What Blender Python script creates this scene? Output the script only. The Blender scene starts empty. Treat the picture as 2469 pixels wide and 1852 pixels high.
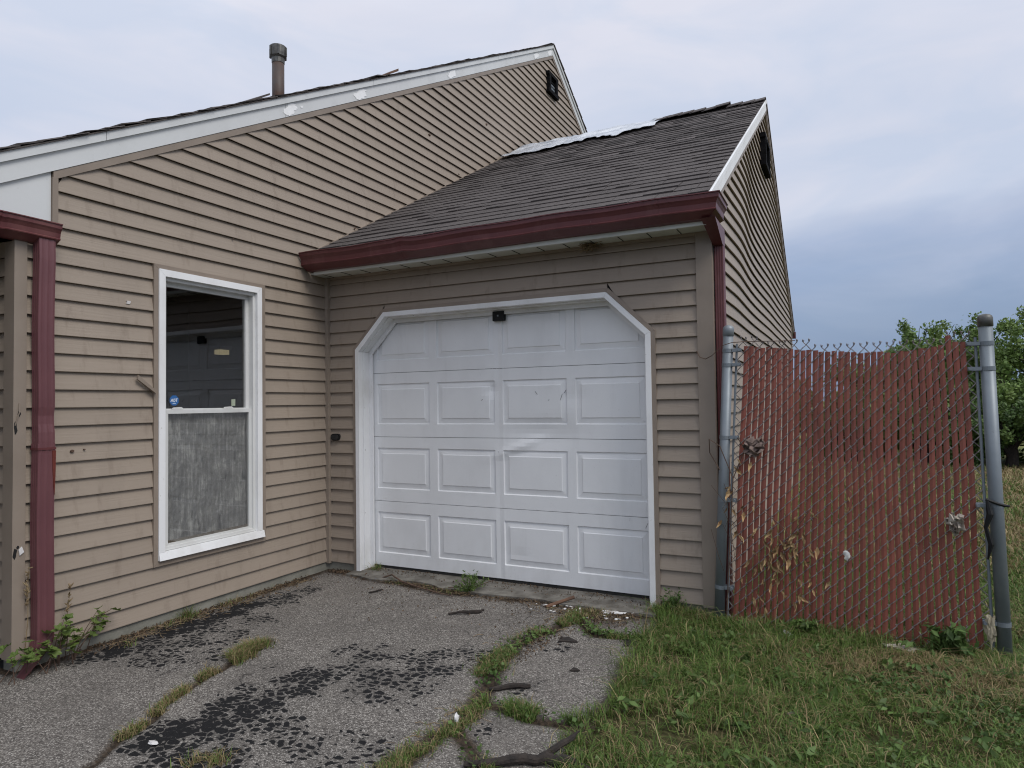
import bpy, bmesh, math, random
import numpy as np
from mathutils import Vector, Matrix
random.seed(7); RNG = np.random.default_rng(7)
SC = bpy.context.scene; COL = SC.collection

# ------------------------------------------------------------------ camera
cam = bpy.data.objects.new('camera', bpy.data.cameras.new('camera')); COL.objects.link(cam)
cam.data.sensor_width = 36; cam.data.lens = 23.42; cam.data.clip_start = .05; cam.data.clip_end = 2000
def _rot(a, b, c):
    return Matrix.Rotation(a, 3, 'Z') @ Matrix.Rotation(b, 3, 'X') @ Matrix.Rotation(c, 3, 'Y')
_R = _rot(math.radians(26.3466), math.radians(1.7107), math.radians(.8196))
_m = Matrix((_R.col[0], _R.col[2], -_R.col[1])).transposed().to_4x4()
_m.translation = (3.9428, -4.4058, 1.3769); cam.matrix_world = _m
SC.camera = cam
# ------------------------------------------------------------------ sky, sun, exposure
SUN_EL, SUN_AZ = math.radians(48), math.radians(107)      # azimuth clockwise from +y
world = bpy.data.worlds.new('World'); SC.world = world; world.use_nodes = True
nt = world.node_tree; nt.nodes.clear()
def wn(t): return nt.nodes.new(t)
wo = wn('ShaderNodeOutputWorld'); bg = wn('ShaderNodeBackground'); nt.links.new(bg.outputs[0], wo.inputs[0])
bg.inputs[1].default_value = .1
sky = wn('ShaderNodeTexSky'); sky.sky_type = 'NISHITA'; sky.sun_disc = False
sky.sun_elevation = SUN_EL; sky.sun_rotation = SUN_AZ; sky.air_density = 1.2; sky.dust_density = 2
tc = wn('ShaderNodeTexCoord'); sep = wn('ShaderNodeSeparateXYZ'); nt.links.new(tc.outputs['Generated'], sep.inputs[0])
mp = wn('ShaderNodeMapping'); mp.inputs['Scale'].default_value = (1.5, 1.5, 4.2); nt.links.new(tc.outputs['Generated'], mp.inputs[0])
n1 = wn('ShaderNodeTexNoise'); n1.inputs['Scale'].default_value = 1.5; n1.inputs['Detail'].default_value = 5; n1.inputs['Roughness'].default_value = .5; n1.inputs['Distortion'].default_value = .45
nt.links.new(mp.outputs[0], n1.inputs['Vector'])
ma = wn('ShaderNodeMath'); ma.operation = 'MULTIPLY_ADD'; nt.links.new(n1.outputs[0], ma.inputs[0]); ma.inputs[1].default_value = .42; ma.inputs[2].default_value = -.21
mb = wn('ShaderNodeMath'); mb.operation = 'ADD'; nt.links.new(sep.outputs[2], mb.inputs[0]); nt.links.new(ma.outputs[0], mb.inputs[1])
cr = wn('ShaderNodeValToRGB'); nt.links.new(mb.outputs[0], cr.inputs[0])
e = cr.color_ramp.elements
e[0].position = 0.0; e[0].color = (1.75, 2.3, 3.35, 1)
e[1].position = 1.0; e[1].color = (7.0, 7.5, 8.3, 1)
for pos, c in ((.10, (2.0, 2.6, 3.75, 1)), (.20, (3.0, 3.5, 4.65, 1)), (.30, (4.55, 4.8, 5.6, 1)), (.50, (5.15, 5.3, 6.0, 1))):
    x = e.new(pos); x.color = c
n2 = wn('ShaderNodeTexNoise'); n2.inputs['Scale'].default_value = 2.6; n2.inputs['Detail'].default_value = 4; n2.inputs['Roughness'].default_value = .55; n2.inputs['Distortion'].default_value = .6
nt.links.new(mp.outputs[0], n2.inputs['Vector'])
r2 = wn('ShaderNodeValToRGB'); nt.links.new(n2.outputs[0], r2.inputs[0]); r2.color_ramp.elements[0].position = .36; r2.color_ramp.elements[0].color = (.90, .95, 1.0, 1); r2.color_ramp.elements[1].position = .62; r2.color_ramp.elements[1].color = (1.05, 1.035, 1.03, 1)
tint = wn('ShaderNodeMix'); tint.data_type = 'RGBA'; tint.blend_type = 'MULTIPLY'; tint.inputs[0].default_value = 1
nt.links.new(cr.outputs[0], tint.inputs[6]); nt.links.new(r2.outputs[0], tint.inputs[7])
mx = wn('ShaderNodeMix'); mx.data_type = 'RGBA'; mx.inputs[0].default_value = .93
nt.links.new(sky.outputs[0], mx.inputs[6]); nt.links.new(tint.outputs[2], mx.inputs[7]); nt.links.new(mx.outputs[2], bg.inputs[0])
sun = bpy.data.objects.new('sun', bpy.data.lights.new('sun', 'SUN')); COL.objects.link(sun)
sun.data.energy = 1.2; sun.data.angle = math.radians(28); sun.data.color = (1, .97, .92)
_sd = Vector((math.cos(SUN_EL) * math.sin(SUN_AZ), math.cos(SUN_EL) * math.cos(SUN_AZ), math.sin(SUN_EL)))
sun.rotation_euler = _sd.to_track_quat('Z', 'Y').to_euler()
SC.render.engine = 'CYCLES'; SC.cycles.max_bounces = 6; SC.cycles.diffuse_bounces = 3; SC.cycles.glossy_bounces = 3; SC.cycles.transparent_max_bounces = 8; SC.cycles.filter_width = 1.1
vs = SC.view_settings; vs.view_transform = 'Standard'; vs.look = 'None'; vs.exposure = 0.52; vs.gamma = 1; vs.use_curve_mapping = False

# ------------------------------------------------------------------ helpers
def link(o, parent=None):
    COL.objects.link(o)
    if parent is not None: o.parent = parent
    return o
def mesh_obj(name, V, F, mat, parent=None, smooth=False):
    me = bpy.data.meshes.new(name); me.from_pydata([tuple(v) for v in V], [], F); me.update()
    if mat: me.materials.append(mat)
    if mat and mat.name == 'window glass':
        b_ = bmesh.new(); b_.from_mesh(me); bmesh.ops.recalc_face_normals(b_, faces=b_.faces); b_.to_mesh(me); b_.free()
    if smooth: me.shade_smooth()
    return link(bpy.data.objects.new(name, me), parent)
def thing(name, label, cat, group=None, loc=(0, 0, 0)):
    o = bpy.data.objects.new(name, None); o.empty_display_size = .1; o.location = loc; COL.objects.link(o)
    return tag(o, label, cat, group)
def tag(o, label, cat, group=None):
    o['label'] = label; o['category'] = cat
    if group: o['group'] = group
    return o
class MB:
    def __init__(s): s.V = []; s.F = []
    def add(s, V, F):
        n = len(s.V); s.V += [tuple(v) for v in V]; s.F += [tuple(i + n for i in f) for f in F]; return s
    def box(s, a, b):
        x0, y0, z0 = a; x1, y1, z1 = b
        return s.add([(x0,y0,z0),(x1,y0,z0),(x1,y1,z0),(x0,y1,z0),(x0,y0,z1),(x1,y0,z1),(x1,y1,z1),(x0,y1,z1)],
                     [(0,3,2,1),(4,5,6,7),(0,1,5,4),(1,2,6,5),(2,3,7,6),(3,0,4,7)])
    def hexa(s, v): # 8 points: bottom loop 0-3, top loop 4-7
        return s.add(v, [(0,3,2,1),(4,5,6,7),(0,1,5,4),(1,2,6,5),(2,3,7,6),(3,0,4,7)])
    def prism(s, poly, f0, f1):   # poly list of 2d; f0,f1 map 2d->3d
        n = len(poly)
        return s.add([f0(*q) for q in poly] + [f1(*q) for q in poly],
                     [tuple(range(n))[::-1], tuple(range(n, 2*n))] + [(i, (i+1) % n, n+(i+1) % n, n+i) for i in range(n)])
    def tube(s, path, r, sides=8, cap=True):
        path = [Vector(q) for q in path]; n = len(path)
        rs = r if isinstance(r, (list, tuple)) else [r]*n
        V = []; up = None
        for i, q in enumerate(path):
            t = (path[min(i+1, n-1)] - path[max(i-1, 0)]).normalized()
            if up is None: up = t.orthogonal().normalized()
            up = (up - t*up.dot(t)).normalized(); w = t.cross(up)
            for k in range(sides):
                a = 2*math.pi*k/sides; V.append(q + (up*math.cos(a) + w*math.sin(a))*rs[i])
        F = [(i*sides+k, i*sides+(k+1) % sides, (i+1)*sides+(k+1) % sides, (i+1)*sides+k) for i in range(n-1) for k in range(sides)]
        if cap: F += [tuple(range(sides))[::-1], tuple(range((n-1)*sides, n*sides))]
        return s.add(V, F)
    def build(s, name, mat, parent=None, smooth=False): return mesh_obj(name, s.V, s.F, mat, parent, smooth)
_lat = RNG.random((257, 257))
def vnoise(x, y):
    x = np.asarray(x, float); y = np.asarray(y, float)
    xi = np.floor(x).astype(int); yi = np.floor(y).astype(int); fx = x-xi; fy = y-yi
    fx = fx*fx*(3-2*fx); fy = fy*fy*(3-2*fy); a = xi % 256; b = yi % 256
    return (_lat[a,b]*(1-fx)*(1-fy)+_lat[a+1,b]*fx*(1-fy)+_lat[a,b+1]*(1-fx)*fy+_lat[a+1,b+1]*fx*fy)*2-1
def fbm(x, y, o=4):
    s = 0; a = 1; t = 0
    for i in range(o): s = s+a*vnoise(x*2**i+17*i, y*2**i+5*i); t += a; a *= .5
    return s/t
def polydist(X, Y, pts):
    D = np.full(np.shape(X), 1e9)
    for (x0, y0), (x1, y1) in zip(pts[:-1], pts[1:]):
        dx, dy = x1-x0, y1-y0; t = np.clip(((X-x0)*dx+(Y-y0)*dy)/(dx*dx+dy*dy+1e-12), 0, 1)
        D = np.minimum(D, np.hypot(X-x0-t*dx, Y-y0-t*dy))
    return D

# ------------------------------------------------------------------ materials
class NT:
    def __init__(s, name):
        s.m = bpy.data.materials.new(name); s.m.use_nodes = True; s.t = s.m.node_tree
        s.b = s.t.nodes['Principled BSDF']; s.out = s.t.nodes['Material Output']
    def n(s, t, **kw):
        x = s.t.nodes.new('ShaderNode'+t)
        for k, v in kw.items():
            if k in x.inputs: x.inputs[k].default_value = v
            else: setattr(x, k, v)
        return x
    def l(s, a, b): s.t.links.new(a, b)
    def pos(s, scale=(1,1,1)):
        g = s.n('NewGeometry'); mpn = s.n('Mapping'); mpn.inputs['Scale'].default_value = scale; s.l(g.outputs['Position'], mpn.inputs[0]); return mpn.outputs[0]
    def noise(s, scale, detail=4, vec=None, rough=.6):
        x = s.n('TexNoise', Scale=scale, Detail=detail, Roughness=rough); s.l(vec or s.pos(), x.inputs['Vector']); return x.outputs[0]
    def ramp(s, fac, stops):
        r = s.n('ValToRGB'); s.l(fac, r.inputs[0]); el = r.color_ramp.elements
        while len(el) < len(stops): el.new(.5)
        for q, (p, c) in zip(el, stops): q.position = p; q.color = (c if isinstance(c, (tuple, list)) else (c, c, c))[:3] + (1,) if isinstance(c, tuple) else (c, c, c, 1)
        return r.outputs[0]
    def mix(s, fac, a, b, mode='MIX'):
        x = s.n('Mix', data_type='RGBA', blend_type=mode)
        for v, i in ((fac, 0), (a, 6), (b, 7)):
            if hasattr(v, 'is_linked') or hasattr(v, 'links'): s.l(v, x.inputs[i])
            elif i == 0: x.inputs[0].default_value = v
            else: x.inputs[i].default_value = tuple(v)+(1,)
        return x.outputs[2]
    def math(s, op, a, b=0.0, clamp=False):
        x = s.n('Math', operation=op, use_clamp=clamp)
        for v, i in ((a, 0), (b, 1)):
            if hasattr(v, 'links'): s.l(v, x.inputs[i])
            else: x.inputs[i].default_value = v
        return x.outputs[0]
    def bump(s, h, strength=.3, dist=.01):
        x = s.n('Bump', Strength=strength, Distance=dist); s.l(h, x.inputs['Height']); s.l(x.outputs[0], s.b.inputs['Normal'])
    def rand(s, col, amt, island=False):
        r = s.n('NewGeometry').outputs['Random Per Island'] if island else s.n('ObjectInfo').outputs['Random']
        v = s.math('MULTIPLY_ADD', r, amt*2); s.t.nodes[-1].inputs[2].default_value = 1-amt
        h = s.n('HueSaturation'); s.l(v, h.inputs['Value']); s.l(col, h.inputs['Color']); return h.outputs[0]
    def done(s, col, rough=.6, metal=0, spec=.5):
        if hasattr(col, 'links'): s.l(col, s.b.inputs['Base Color'])
        else: s.b.inputs['Base Color'].default_value = tuple(col)+(1,)
        s.b.inputs['Roughness'].default_value = rough; s.b.inputs['Metallic'].default_value = metal; s.b.inputs['Specular IOR Level'].default_value = spec
        return s.m
def simple(name, c1, c2=None, scale=6, rough=.6, bump=0, bscale=60, metal=0, rnd=0, island=False, spec=.5, lo=.35, hi=.65, bd=.004):
    t = NT(name); c2 = c2 or tuple(v*.8 for v in c1)
    c = t.ramp(t.noise(scale), [(lo, tuple(c1)), (hi, tuple(c2))])
    if rnd: c = t.rand(c, rnd, island)
    if bump: t.bump(t.noise(bscale), bump, bd)
    return t.done(c, rough, metal, spec)
def siding_mat(name, col):
    t = NT(name)
    a = t.noise(2.2, 5, t.pos((1.6, 1.6, .35))); b = t.noise(14, 4, t.pos((1, 1, .25))); g = t.noise(330, 2)
    dirt = t.ramp(a, [(.52, 0.0), (.80, 1.0)])
    c = t.mix(t.math('MULTIPLY', dirt, .30), col, tuple(v*.60 for v in col))
    c = t.mix(t.math('MULTIPLY', t.ramp(b, [(.57, 0.0), (.74, 1.0)]), .36), c, (.15, .11, .08))
    sp = t.ramp(t.noise(38, 2), [(.76, 0.0), (.80, 1.0)]); c = t.mix(t.math('MULTIPLY', sp, .35), c, (.1, .07, .05))
    c = t.rand(c, .035)
    w = t.n('TexWave', Scale=3.0, Distortion=9.0, Detail=3); t.l(t.pos((.4, .4, 14)), w.inputs['Vector'])
    h = t.math('ADD', t.math('MULTIPLY', w.outputs['Fac'], .6), t.math('MULTIPLY', g, .4))
    h = t.math('ADD', h, t.math('MULTIPLY', t.noise(3.5, 2), 4.0))
    t.bump(h, .22, .0035)
    return t.done(c, .52, 0, .4)
M = {}
M['siding'] = siding_mat('beige vinyl', (.318, .260, .207))
M['trimbrown'] = simple('brown vinyl trim', (.28, .226, .18), (.24, .192, .152), 5, .5, .1, 90)
M['post'] = simple('beige post trim', (.29, .237, .19), (.25, .203, .162), 3, .5, .12, 70)
def white_mat(name, col, dirt, amt, rough=.5, flake=True, splash=False):
    t = NT(name)
    c = t.mix(t.math('MULTIPLY', t.ramp(t.noise(3.5, 6, t.pos((1, 1, .5))), [(.48, 0.0), (.78, 1.0)]), amt), col, dirt)
    c = t.mix(t.math('MULTIPLY', t.ramp(t.noise(45, 3), [(.68, 0.0), (.74, 1.0)]), .35), c, dirt)
    if flake: c = t.mix(t.ramp(t.noise(26, 4, t.pos((1, 1, .35))), [(.725, 0.0), (.74, 1.0)]), c, (.16, .12, .09))
    if splash:
        sx = t.n('SeparateXYZ'); t.l(t.n('NewGeometry').outputs['Position'], sx.inputs[0])
        low = t.math('MULTIPLY', t.math('SUBTRACT', .42, sx.outputs[2]), 2.6, True)
        c = t.mix(t.math('MULTIPLY', t.math('MULTIPLY', low, t.ramp(t.noise(9, 6, t.pos((1, 1, .5))), [(.45, 0.0), (.72, 1.0)])), .22), c, (.40, .37, .33))
        c = t.mix(t.math('MULTIPLY', t.ramp(t.noise(7, 5, t.pos((1, 1, .12))), [(.56, 0.0), (.75, 1.0)]), .12), c, (.40, .385, .37))
    t.bump(t.math('ADD', t.noise(40, 3), t.math('MULTIPLY', t.noise(4, 2), 2)), .15, .003)
    return t.done(c, rough)
M['white'] = white_mat('aged white paint', (.84, .84, .84), (.45, .42, .37), .45)
M['door'] = white_mat('white steel door', (.84, .845, .85), (.66, .66, .66), .35, .36, False, True)
M['rake'] = white_mat('white aluminium rake', (.66, .67, .67), (.46, .46, .45), .4, .45, False)
M['patch'] = simple('bare white patch', (.95, .95, .95), (.88, .88, .88), 30, .6)
M['sash'] = white_mat('white vinyl sash', (.66, .66, .645), (.36, .34, .29), .4, .42, False)
M['soffit'] = white_mat('old soffit', (.60, .61, .56), (.35, .37, .30), .5, .5, False)
def maroon():
    t = NT('maroon aluminium')
    c = t.ramp(t.noise(5, 6, t.pos((1, 1, .4))), [(.3, (.135, .036, .037)), (.55, (.108, .028, .030)), (.8, (.19, .075, .07))])
    c = t.mix(t.math('MULTIPLY', t.ramp(t.noise(60, 3), [(.7, 0.0), (.76, 1.0)]), .4), c, (.3, .22, .2))
    t.bump(t.noise(9, 3), .2, .006); return t.done(c, .42)
M['maroon'] = maroon()
M['maroon2'] = simple('sun faded maroon', (.150, .058, .064), (.128, .048, .054), 4, .42, .15, 12)
M['rustred'] = simple('raw red streak', (.15, .028, .018), (.11, .02, .012), 20, .5)
def shingle_mat():
    t = NT('asphalt shingle')
    c = t.ramp(t.noise(420, 2), [(.3, (.030, .026, .025)), (.5, (.086, .074, .070)), (.72, (.235, .205, .195))])
    c = t.mix(.35, c, t.ramp(t.noise(2.0, 4), [(.35, (.050, .045, .044)), (.65, (.110, .099, .095))]))
    c = t.rand(c, .42, True); t.bump(t.noise(300, 2), .5, .004); return t.done(c, .92, 0, .2)
M['shingle'] = shingle_mat()
M['concrete'] = simple('old concrete', (.21, .195, .17), (.095, .085, .07), 9, .9, .6, 80, bd=.006)
M['found'] = simple('foundation concrete', (.28, .27, .23), (.19, .185, .155), 6, .9, .5, 70, bd=.006)
M['litter'] = simple('brown leaf litter', (.13, .085, .048), (.06, .038, .024), 30, .9, rnd=.4, island=True)
M['dark'] = simple('dark void', (.012, .012, .013), (.008, .008, .008), 5, .9)
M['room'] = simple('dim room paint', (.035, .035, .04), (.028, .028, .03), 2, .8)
M['black'] = simple('black plastic', (.007, .007, .008), (.012, .012, .012), 20, .6, spec=.3)
M['burnt'] = simple('charred vent frame', (.006, .006, .007), (.012, .012, .013), 30, .9, .5, 60, spec=.1)
M['rubber'] = simple('rubber seal', (.015, .015, .015), (.03, .028, .026), 20, .8)
M['pipe'] = simple('rusty vent pipe', (.075, .062, .058), (.085, .042, .026), 6, .6, .2, 40)
M['cap'] = simple('grey pipe cap', (.15, .15, .14), (.08, .075, .07), 20, .5, .2, 40, .5)
def galv():
    t = NT('galvanised steel')
    c = t.ramp(t.noise(5, 5), [(.3, (.17, .195, .215)), (.6, (.215, .24, .262)), (.8, (.25, .27, .28))])
    c = t.mix(t.ramp(t.noise(17, 3), [(.70, 0.0), (.76, 1.0)]), c, (.33, .34, .34))
    c = t.mix(t.math('MULTIPLY', t.ramp(t.noise(50, 4), [(.68, 0.0), (.76, 1.0)]), .6), c, (.07, .06, .055))
    return t.done(c, .5, .35)
M['galv'] = galv()
M['wire'] = simple('dull chain link wire', (.26, .235, .235), (.17, .145, .14), 25, .5, 0, metal=.2)
M['slat'] = simple('red brown fence slat', (.245, .072, .048), (.200, .060, .042), 3, .55, .2, 60, rnd=.14)
def glass_mat():
    t = NT('window glass'); t.t.nodes.remove(t.b)
    fr = t.n('Fresnel', IOR=2.2); tr = t.n('BsdfTransparent'); tr.inputs[0].default_value = (.78, .78, .77, 1); gl = t.n('BsdfGlossy'); gl.inputs['Roughness'].default_value = .015
    nb = t.n('Bump', Strength=.05, Distance=.02); t.l(t.noise(2.2, 1), nb.inputs['Height']); t.l(nb.outputs[0], gl.inputs['Normal'])
    gm = t.n('NewGeometry'); ff = t.math('MULTIPLY', fr.outputs[0], t.math('SUBTRACT', 1.0, gm.outputs['Backfacing'])); mxs = t.n('MixShader'); t.l(ff, mxs.inputs[0]); t.l(tr.outputs[0], mxs.inputs[1]); t.l(gl.outputs[0], mxs.inputs[2]); t.l(mxs.outputs[0], t.out.inputs[0]); return t.m
M['glass'] = glass_mat()
def film_mat():
    t = NT('wrinkled plastic film behind screen')
    streak = t.noise(13, 4, t.pos((1, 4, .5))); blot = t.noise(11, 4)
    c = t.ramp(t.math('ADD', t.math('MULTIPLY', streak, .6), t.math('MULTIPLY', blot, .5)), [(.44, (.34, .335, .33)), (.56, (.47, .465, .455)), (.68, (.80, .79, .77))])
    left = t.ramp(t.noise(6, 3, t.pos((1, 1.5, .6))), [(.62, 0.0), (.7, 1.0)])
    c = t.mix(t.math('MULTIPLY', left, .6), c, (.04, .04, .05))
    t.bump(t.math('ADD', t.noise(34, 3, t.pos((1, 1, .6))), t.noise(14, 3)), .7, .014)
    return t.done(c, .6, 0, .3)
M['film'] = film_mat()
M['blue'] = simple('blue sticker', (.03, .14, .38), (.03, .12, .33), 5, .4)
M['stickwhite'] = simple('sticker white', (.75, .78, .8), (.7, .72, .75), 5, .4)
M['label'] = simple('pale green label', (.36, .40, .30), (.3, .34, .26), 12, .5)
def emit_mat():
    t = NT('dim lit lamp shade'); t.b.inputs['Emission Color'].default_value = (.95, .82, .48, 1); t.b.inputs['Emission Strength'].default_value = .22; return t.done((.5, .45, .3), .6)
M['lamp'] = emit_mat()
def tarp_mat():
    t = NT('white plastic sheet'); c = t.ramp(t.noise(5, 4), [(.35, (.78, .80, .83)), (.5, (.62, .645, .69)), (.68, (.36, .39, .44))]); t.bump(t.noise(18, 4), .9, .03)
    t.b.inputs['Transmission Weight'].default_value = .1; return t.done(c, .3)
M['tarp'] = tarp_mat()
M['straw'] = simple('dry straw', (.30, .225, .125), (.15, .10, .055), 20, .8)
M['deadleaf'] = simple('dead leaf', (.40, .28, .14), (.24, .14, .065), 25, .8, .3, 80, rnd=.35)
M['bark'] = simple('wet bark', (.018, .014, .012), (.04, .03, .024), 30, .9, .8, 50, bd=.01)
M['twig'] = simple('dry twig', (.075, .045, .032), (.13, .08, .055), 20, .9)
M['wood'] = simple('weathered brown wood', (.16, .085, .05), (.10, .055, .035), 12, .8, .3, 50)
M['paper'] = simple('dirty crumpled paper', (.48, .44, .38), (.26, .21, .17), 18, .8, .5, 40)
M['papergrey'] = simple('brown grey wad', (.24, .175, .15), (.12, .085, .07), 22, .85, .5, 40)
M['chip'] = simple('white paint chip', (.74, .73, .72), (.55, .52, .5), 20, .7)
M['foam'] = simple('yellowed foam', (.48, .42, .30), (.28, .24, .17), 14, .9, .8, 40)
M['bluebit'] = simple('blue plastic', (.05, .13, .25), (.06, .12, .2), 9, .4)
def leaf_mat(name, stops, trans=.25):
    t = NT(name); c = t.ramp(t.noise(1.7, 3), stops); c = t.rand(c, .4, True)
    t.b.inputs['Transmission Weight'].default_value = 0; t.b.inputs['Subsurface Weight'].default_value = 0
    m = t.done(c, .55, 0, .35)
    tl = t.n('BsdfTranslucent'); t.l(c, tl.inputs[0]); ms = t.n('MixShader'); ms.inputs[0].default_value = trans
    t.l(t.b.outputs[0], ms.inputs[1]); t.l(tl.outputs[0], ms.inputs[2]); t.l(ms.outputs[0], t.out.inputs[0]); return m
M['leafA'] = leaf_mat('tree leaf', [(.35, (.105, .175, .045)), (.65, (.19, .265, .072))])
M['leafB'] = leaf_mat('shrub leaf', [(.35, (.068, .125, .033)), (.65, (.125, .185, .05))])
M['vineleaf'] = leaf_mat('vine leaf', [(.35, (.075, .135, .030)), (.65, (.13, .18, .045))])
def blade_mat():
    t = NT('grass blade'); at = t.n('Attribute', attribute_name='col'); c = at.outputs['Color']
    m = t.done(c, .6, 0, .3); tl = t.n('BsdfTranslucent'); t.l(c, tl.inputs[0]); ms = t.n('MixShader'); ms.inputs[0].default_value = .25
    t.l(t.b.outputs[0], ms.inputs[1]); t.l(tl.outputs[0], ms.inputs[2]); t.l(ms.outputs[0], t.out.inputs[0]); return m
M['blade'] = blade_mat()
def lawn_mat():
    t = NT('lawn soil and thatch')
    c = t.ramp(t.noise(28, 5), [(.3, (.030, .026, .014)), (.5, (.060, .058, .024)), (.7, (.13, .105, .055))])
    far = t.ramp(t.noise(.5, 4), [(.4, (.115, .135, .045)), (.62, (.21, .19, .075))])
    g = t.n('NewGeometry'); s = t.n('SeparateXYZ'); t.l(g.outputs['Position'], s.inputs[0])
    c = t.mix(t.math('MULTIPLY', t.math('SUBTRACT', s.outputs[1], 1.0), .4, True), c, far)
    t.bump(t.noise(60, 4), .8, .02); return t.done(c, .95, 0, .1)
M['lawn'] = lawn_mat()
def asphalt_mat():
    t = NT('weathered asphalt')
    v = t.n('TexVoronoi', Scale=165.0); t.l(t.pos(), v.inputs['Vector'])
    sx = t.n('SeparateXYZ'); t.l(v.outputs['Color'], sx.inputs[0])
    st = t.ramp(sx.outputs[0], [(.0, (.07, .062, .056)), (.4, (.20, .180, .161)), (.75, (.305, .278, .248)), (1., (.56, .52, .47))])
    edge = t.ramp(v.outputs['Distance'], [(.35, 0.0), (.75, 1.0)])
    c = t.mix(t.math('MULTIPLY', edge, .6), st, (.056, .050, .044))
    big = t.noise(2.1, 5); c = t.mix(t.math('MULTIPLY', t.ramp(big, [(.42, 0.0), (.72, 1.0)]), .5), c, (.112, .100, .089))
    sand = t.noise(5, 6); c = t.mix(t.math('MULTIPLY', t.ramp(sand, [(.55, 0.0), (.75, 1.0)]), .35), c, (.25, .225, .195))
    # thin cracks
    w = t.n('TexNoise', Scale=3.0, Detail=4); t.l(t.pos(), w.inputs['Vector'])
    wv = t.n('VectorMath', operation='MULTIPLY_ADD'); t.l(w.outputs['Color'], wv.inputs[0]); wv.inputs[1].default_value = (.5, .5, .5); t.l(t.pos(), wv.inputs[2])
    ve = t.n('TexVoronoi', feature='DISTANCE_TO_EDGE', Scale=1.25); t.l(wv.outputs[0], ve.inputs['Vector'])
    ck = t.math('MULTIPLY', t.ramp(ve.outputs['Distance'], [(.002, 1.0), (.006, 0.0)]), t.ramp(t.noise(1.3, 2), [(.55, 0.0), (.62, 1.0)]))
    c = t.mix(t.math('MULTIPLY', ck, .55), c, (.012, .011, .011))
    # worn seal coat: flakes of black left inside the cells
    tar = t.math('MULTIPLY', t.n('Attribute', attribute_name='tar').outputs['Fac'], t.ramp(t.noise(7, 4), [(.36, .25), (.56, 1.0)])); soil = t.n('Attribute', attribute_name='soil').outputs['Fac']
    w2 = t.n('TexNoise', Scale=20.0, Detail=3); t.l(t.pos(), w2.inputs['Vector'])
    wv2 = t.n('VectorMath', operation='MULTIPLY_ADD'); t.l(w2.outputs['Color'], wv2.inputs[0]); wv2.inputs[1].default_value = (.035, .035, .035); t.l(t.pos((1, 1.25, 1)), wv2.inputs[2])
    vt = t.n('TexVoronoi', feature='DISTANCE_TO_EDGE', Scale=21.0); t.l(wv2.outputs[0], vt.inputs['Vector'])
    fl = t.math('ADD', t.math('MULTIPLY', vt.outputs['Distance'], 1.5), t.math('MULTIPLY', t.noise(26, 5), .8))
    lvl = t.math('ADD', t.math('MULTIPLY', fl, t.math('MULTIPLY', tar, 3.0, True)), t.math('MULTIPLY', tar, .40))
    bl = t.ramp(lvl, [(.785, 0.0), (.845, 1.0)])
    c = t.mix(t.math('MULTIPLY', t.math('MULTIPLY', tar, 1.3, True), .42), c, (.045, .042, .040))
    c = t.mix(bl, c, t.mix(t.math('MULTIPLY', t.noise(120, 3), .7), (.005, .005, .006), (.016, .0155, .016)))
    c = t.mix(soil, c, t.ramp(t.noise(55, 4), [(.35, (.022, .016, .011)), (.65, (.075, .052, .034))]))
    h = t.math('SUBTRACT', t.math('MULTIPLY', v.outputs['Distance'], -1.0), t.math('MULTIPLY', ck, 2.0))
    h = t.math('MULTIPLY', h, t.math('SUBTRACT', 1.0, t.math('MULTIPLY', bl, .7)))
    t.bump(h, .8, .005); return t.done(c, .88, 0, .3)
M['asphalt'] = asphalt_mat()

# ------------------------------------------------------------------ ground
CRACK = [(2.38,-.2),(2.38,-.32),(2.33,-.67),(2.28,-.83),(2.24,-1.08),(2.25,-1.29),(2.36,-1.5),(2.39,-1.65),(2.43,-1.88),(2.41,-2.07),(2.39,-2.23),(2.38,-2.5),(2.3,-3.3)]
BRANCH = [(2.40,-1.68),(2.59,-1.71),(2.76,-1.73),(3.02,-1.73)]
CR3 = [(2.44,-1.97),(2.59,-2.08),(2.72,-2.2),(2.8,-2.6)]
LCR = [(.88,-1.50),(.90,-1.57),(.93,-1.75),(.95,-1.88),(.98,-2.03),(1.07,-2.28),(1.15,-2.42),(1.21,-2.62),(1.29,-2.76),(1.4,-3.1)]
RCR = [(2.42,-.42),(2.6,-.62),(2.82,-.58),(3.0,-.6)]
EDGE = [(-.02,2.80),(-.23,2.93),(-.48,2.97),(-.66,2.93),(-.91,2.94),(-1.22,2.96),(-1.44,2.98),(-1.64,2.97),(-1.77,2.96),(-1.89,2.99),(-2.0,3.04),(-2.4,3.06),(-3.4,3.1),(-12,3.2)]
_ey = np.array([q[0] for q in EDGE])[::-1]; _ex = np.array([q[1] for q in EDGE])[::-1]
def edge_x(y): return np.interp(y, _ey, _ex)
xs = np.concatenate([np.linspace(-6, -1.25, 8), np.arange(-1.2, 3.32, .015)]); ys = np.concatenate([np.linspace(-12, -3.45, 10), np.arange(-3.4, .14, .015)])
X, Y = np.meshgrid(xs, ys); jx = .03*fbm(X*6, Y*6); jy = .03*fbm(X*6+40, Y*6)
dist = {k: polydist(X+jx, Y+jy, p) for k, p in dict(c=CRACK, b=BRANCH, d=CR3, l=LCR, r=RCR).items()}
wid = dict(c=.052+.02*fbm(X*3, Y*3), b=.04, d=.035, l=.022, r=.035)
soil = np.zeros_like(X)
for k in dist: soil = np.maximum(soil, np.clip(1.6-dist[k]/wid[k], 0, 1))
soil = np.maximum(soil, np.clip((.10+.05*fbm(X*5, Y*5) - (edge_x(Y)-X))/.06, 0, 1))
soil = np.maximum(soil, np.clip((.085+.09*fbm(X*4+9, Y*4) - X)/.05, 0, 1)*(Y > -2.45)*1.0)
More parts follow.
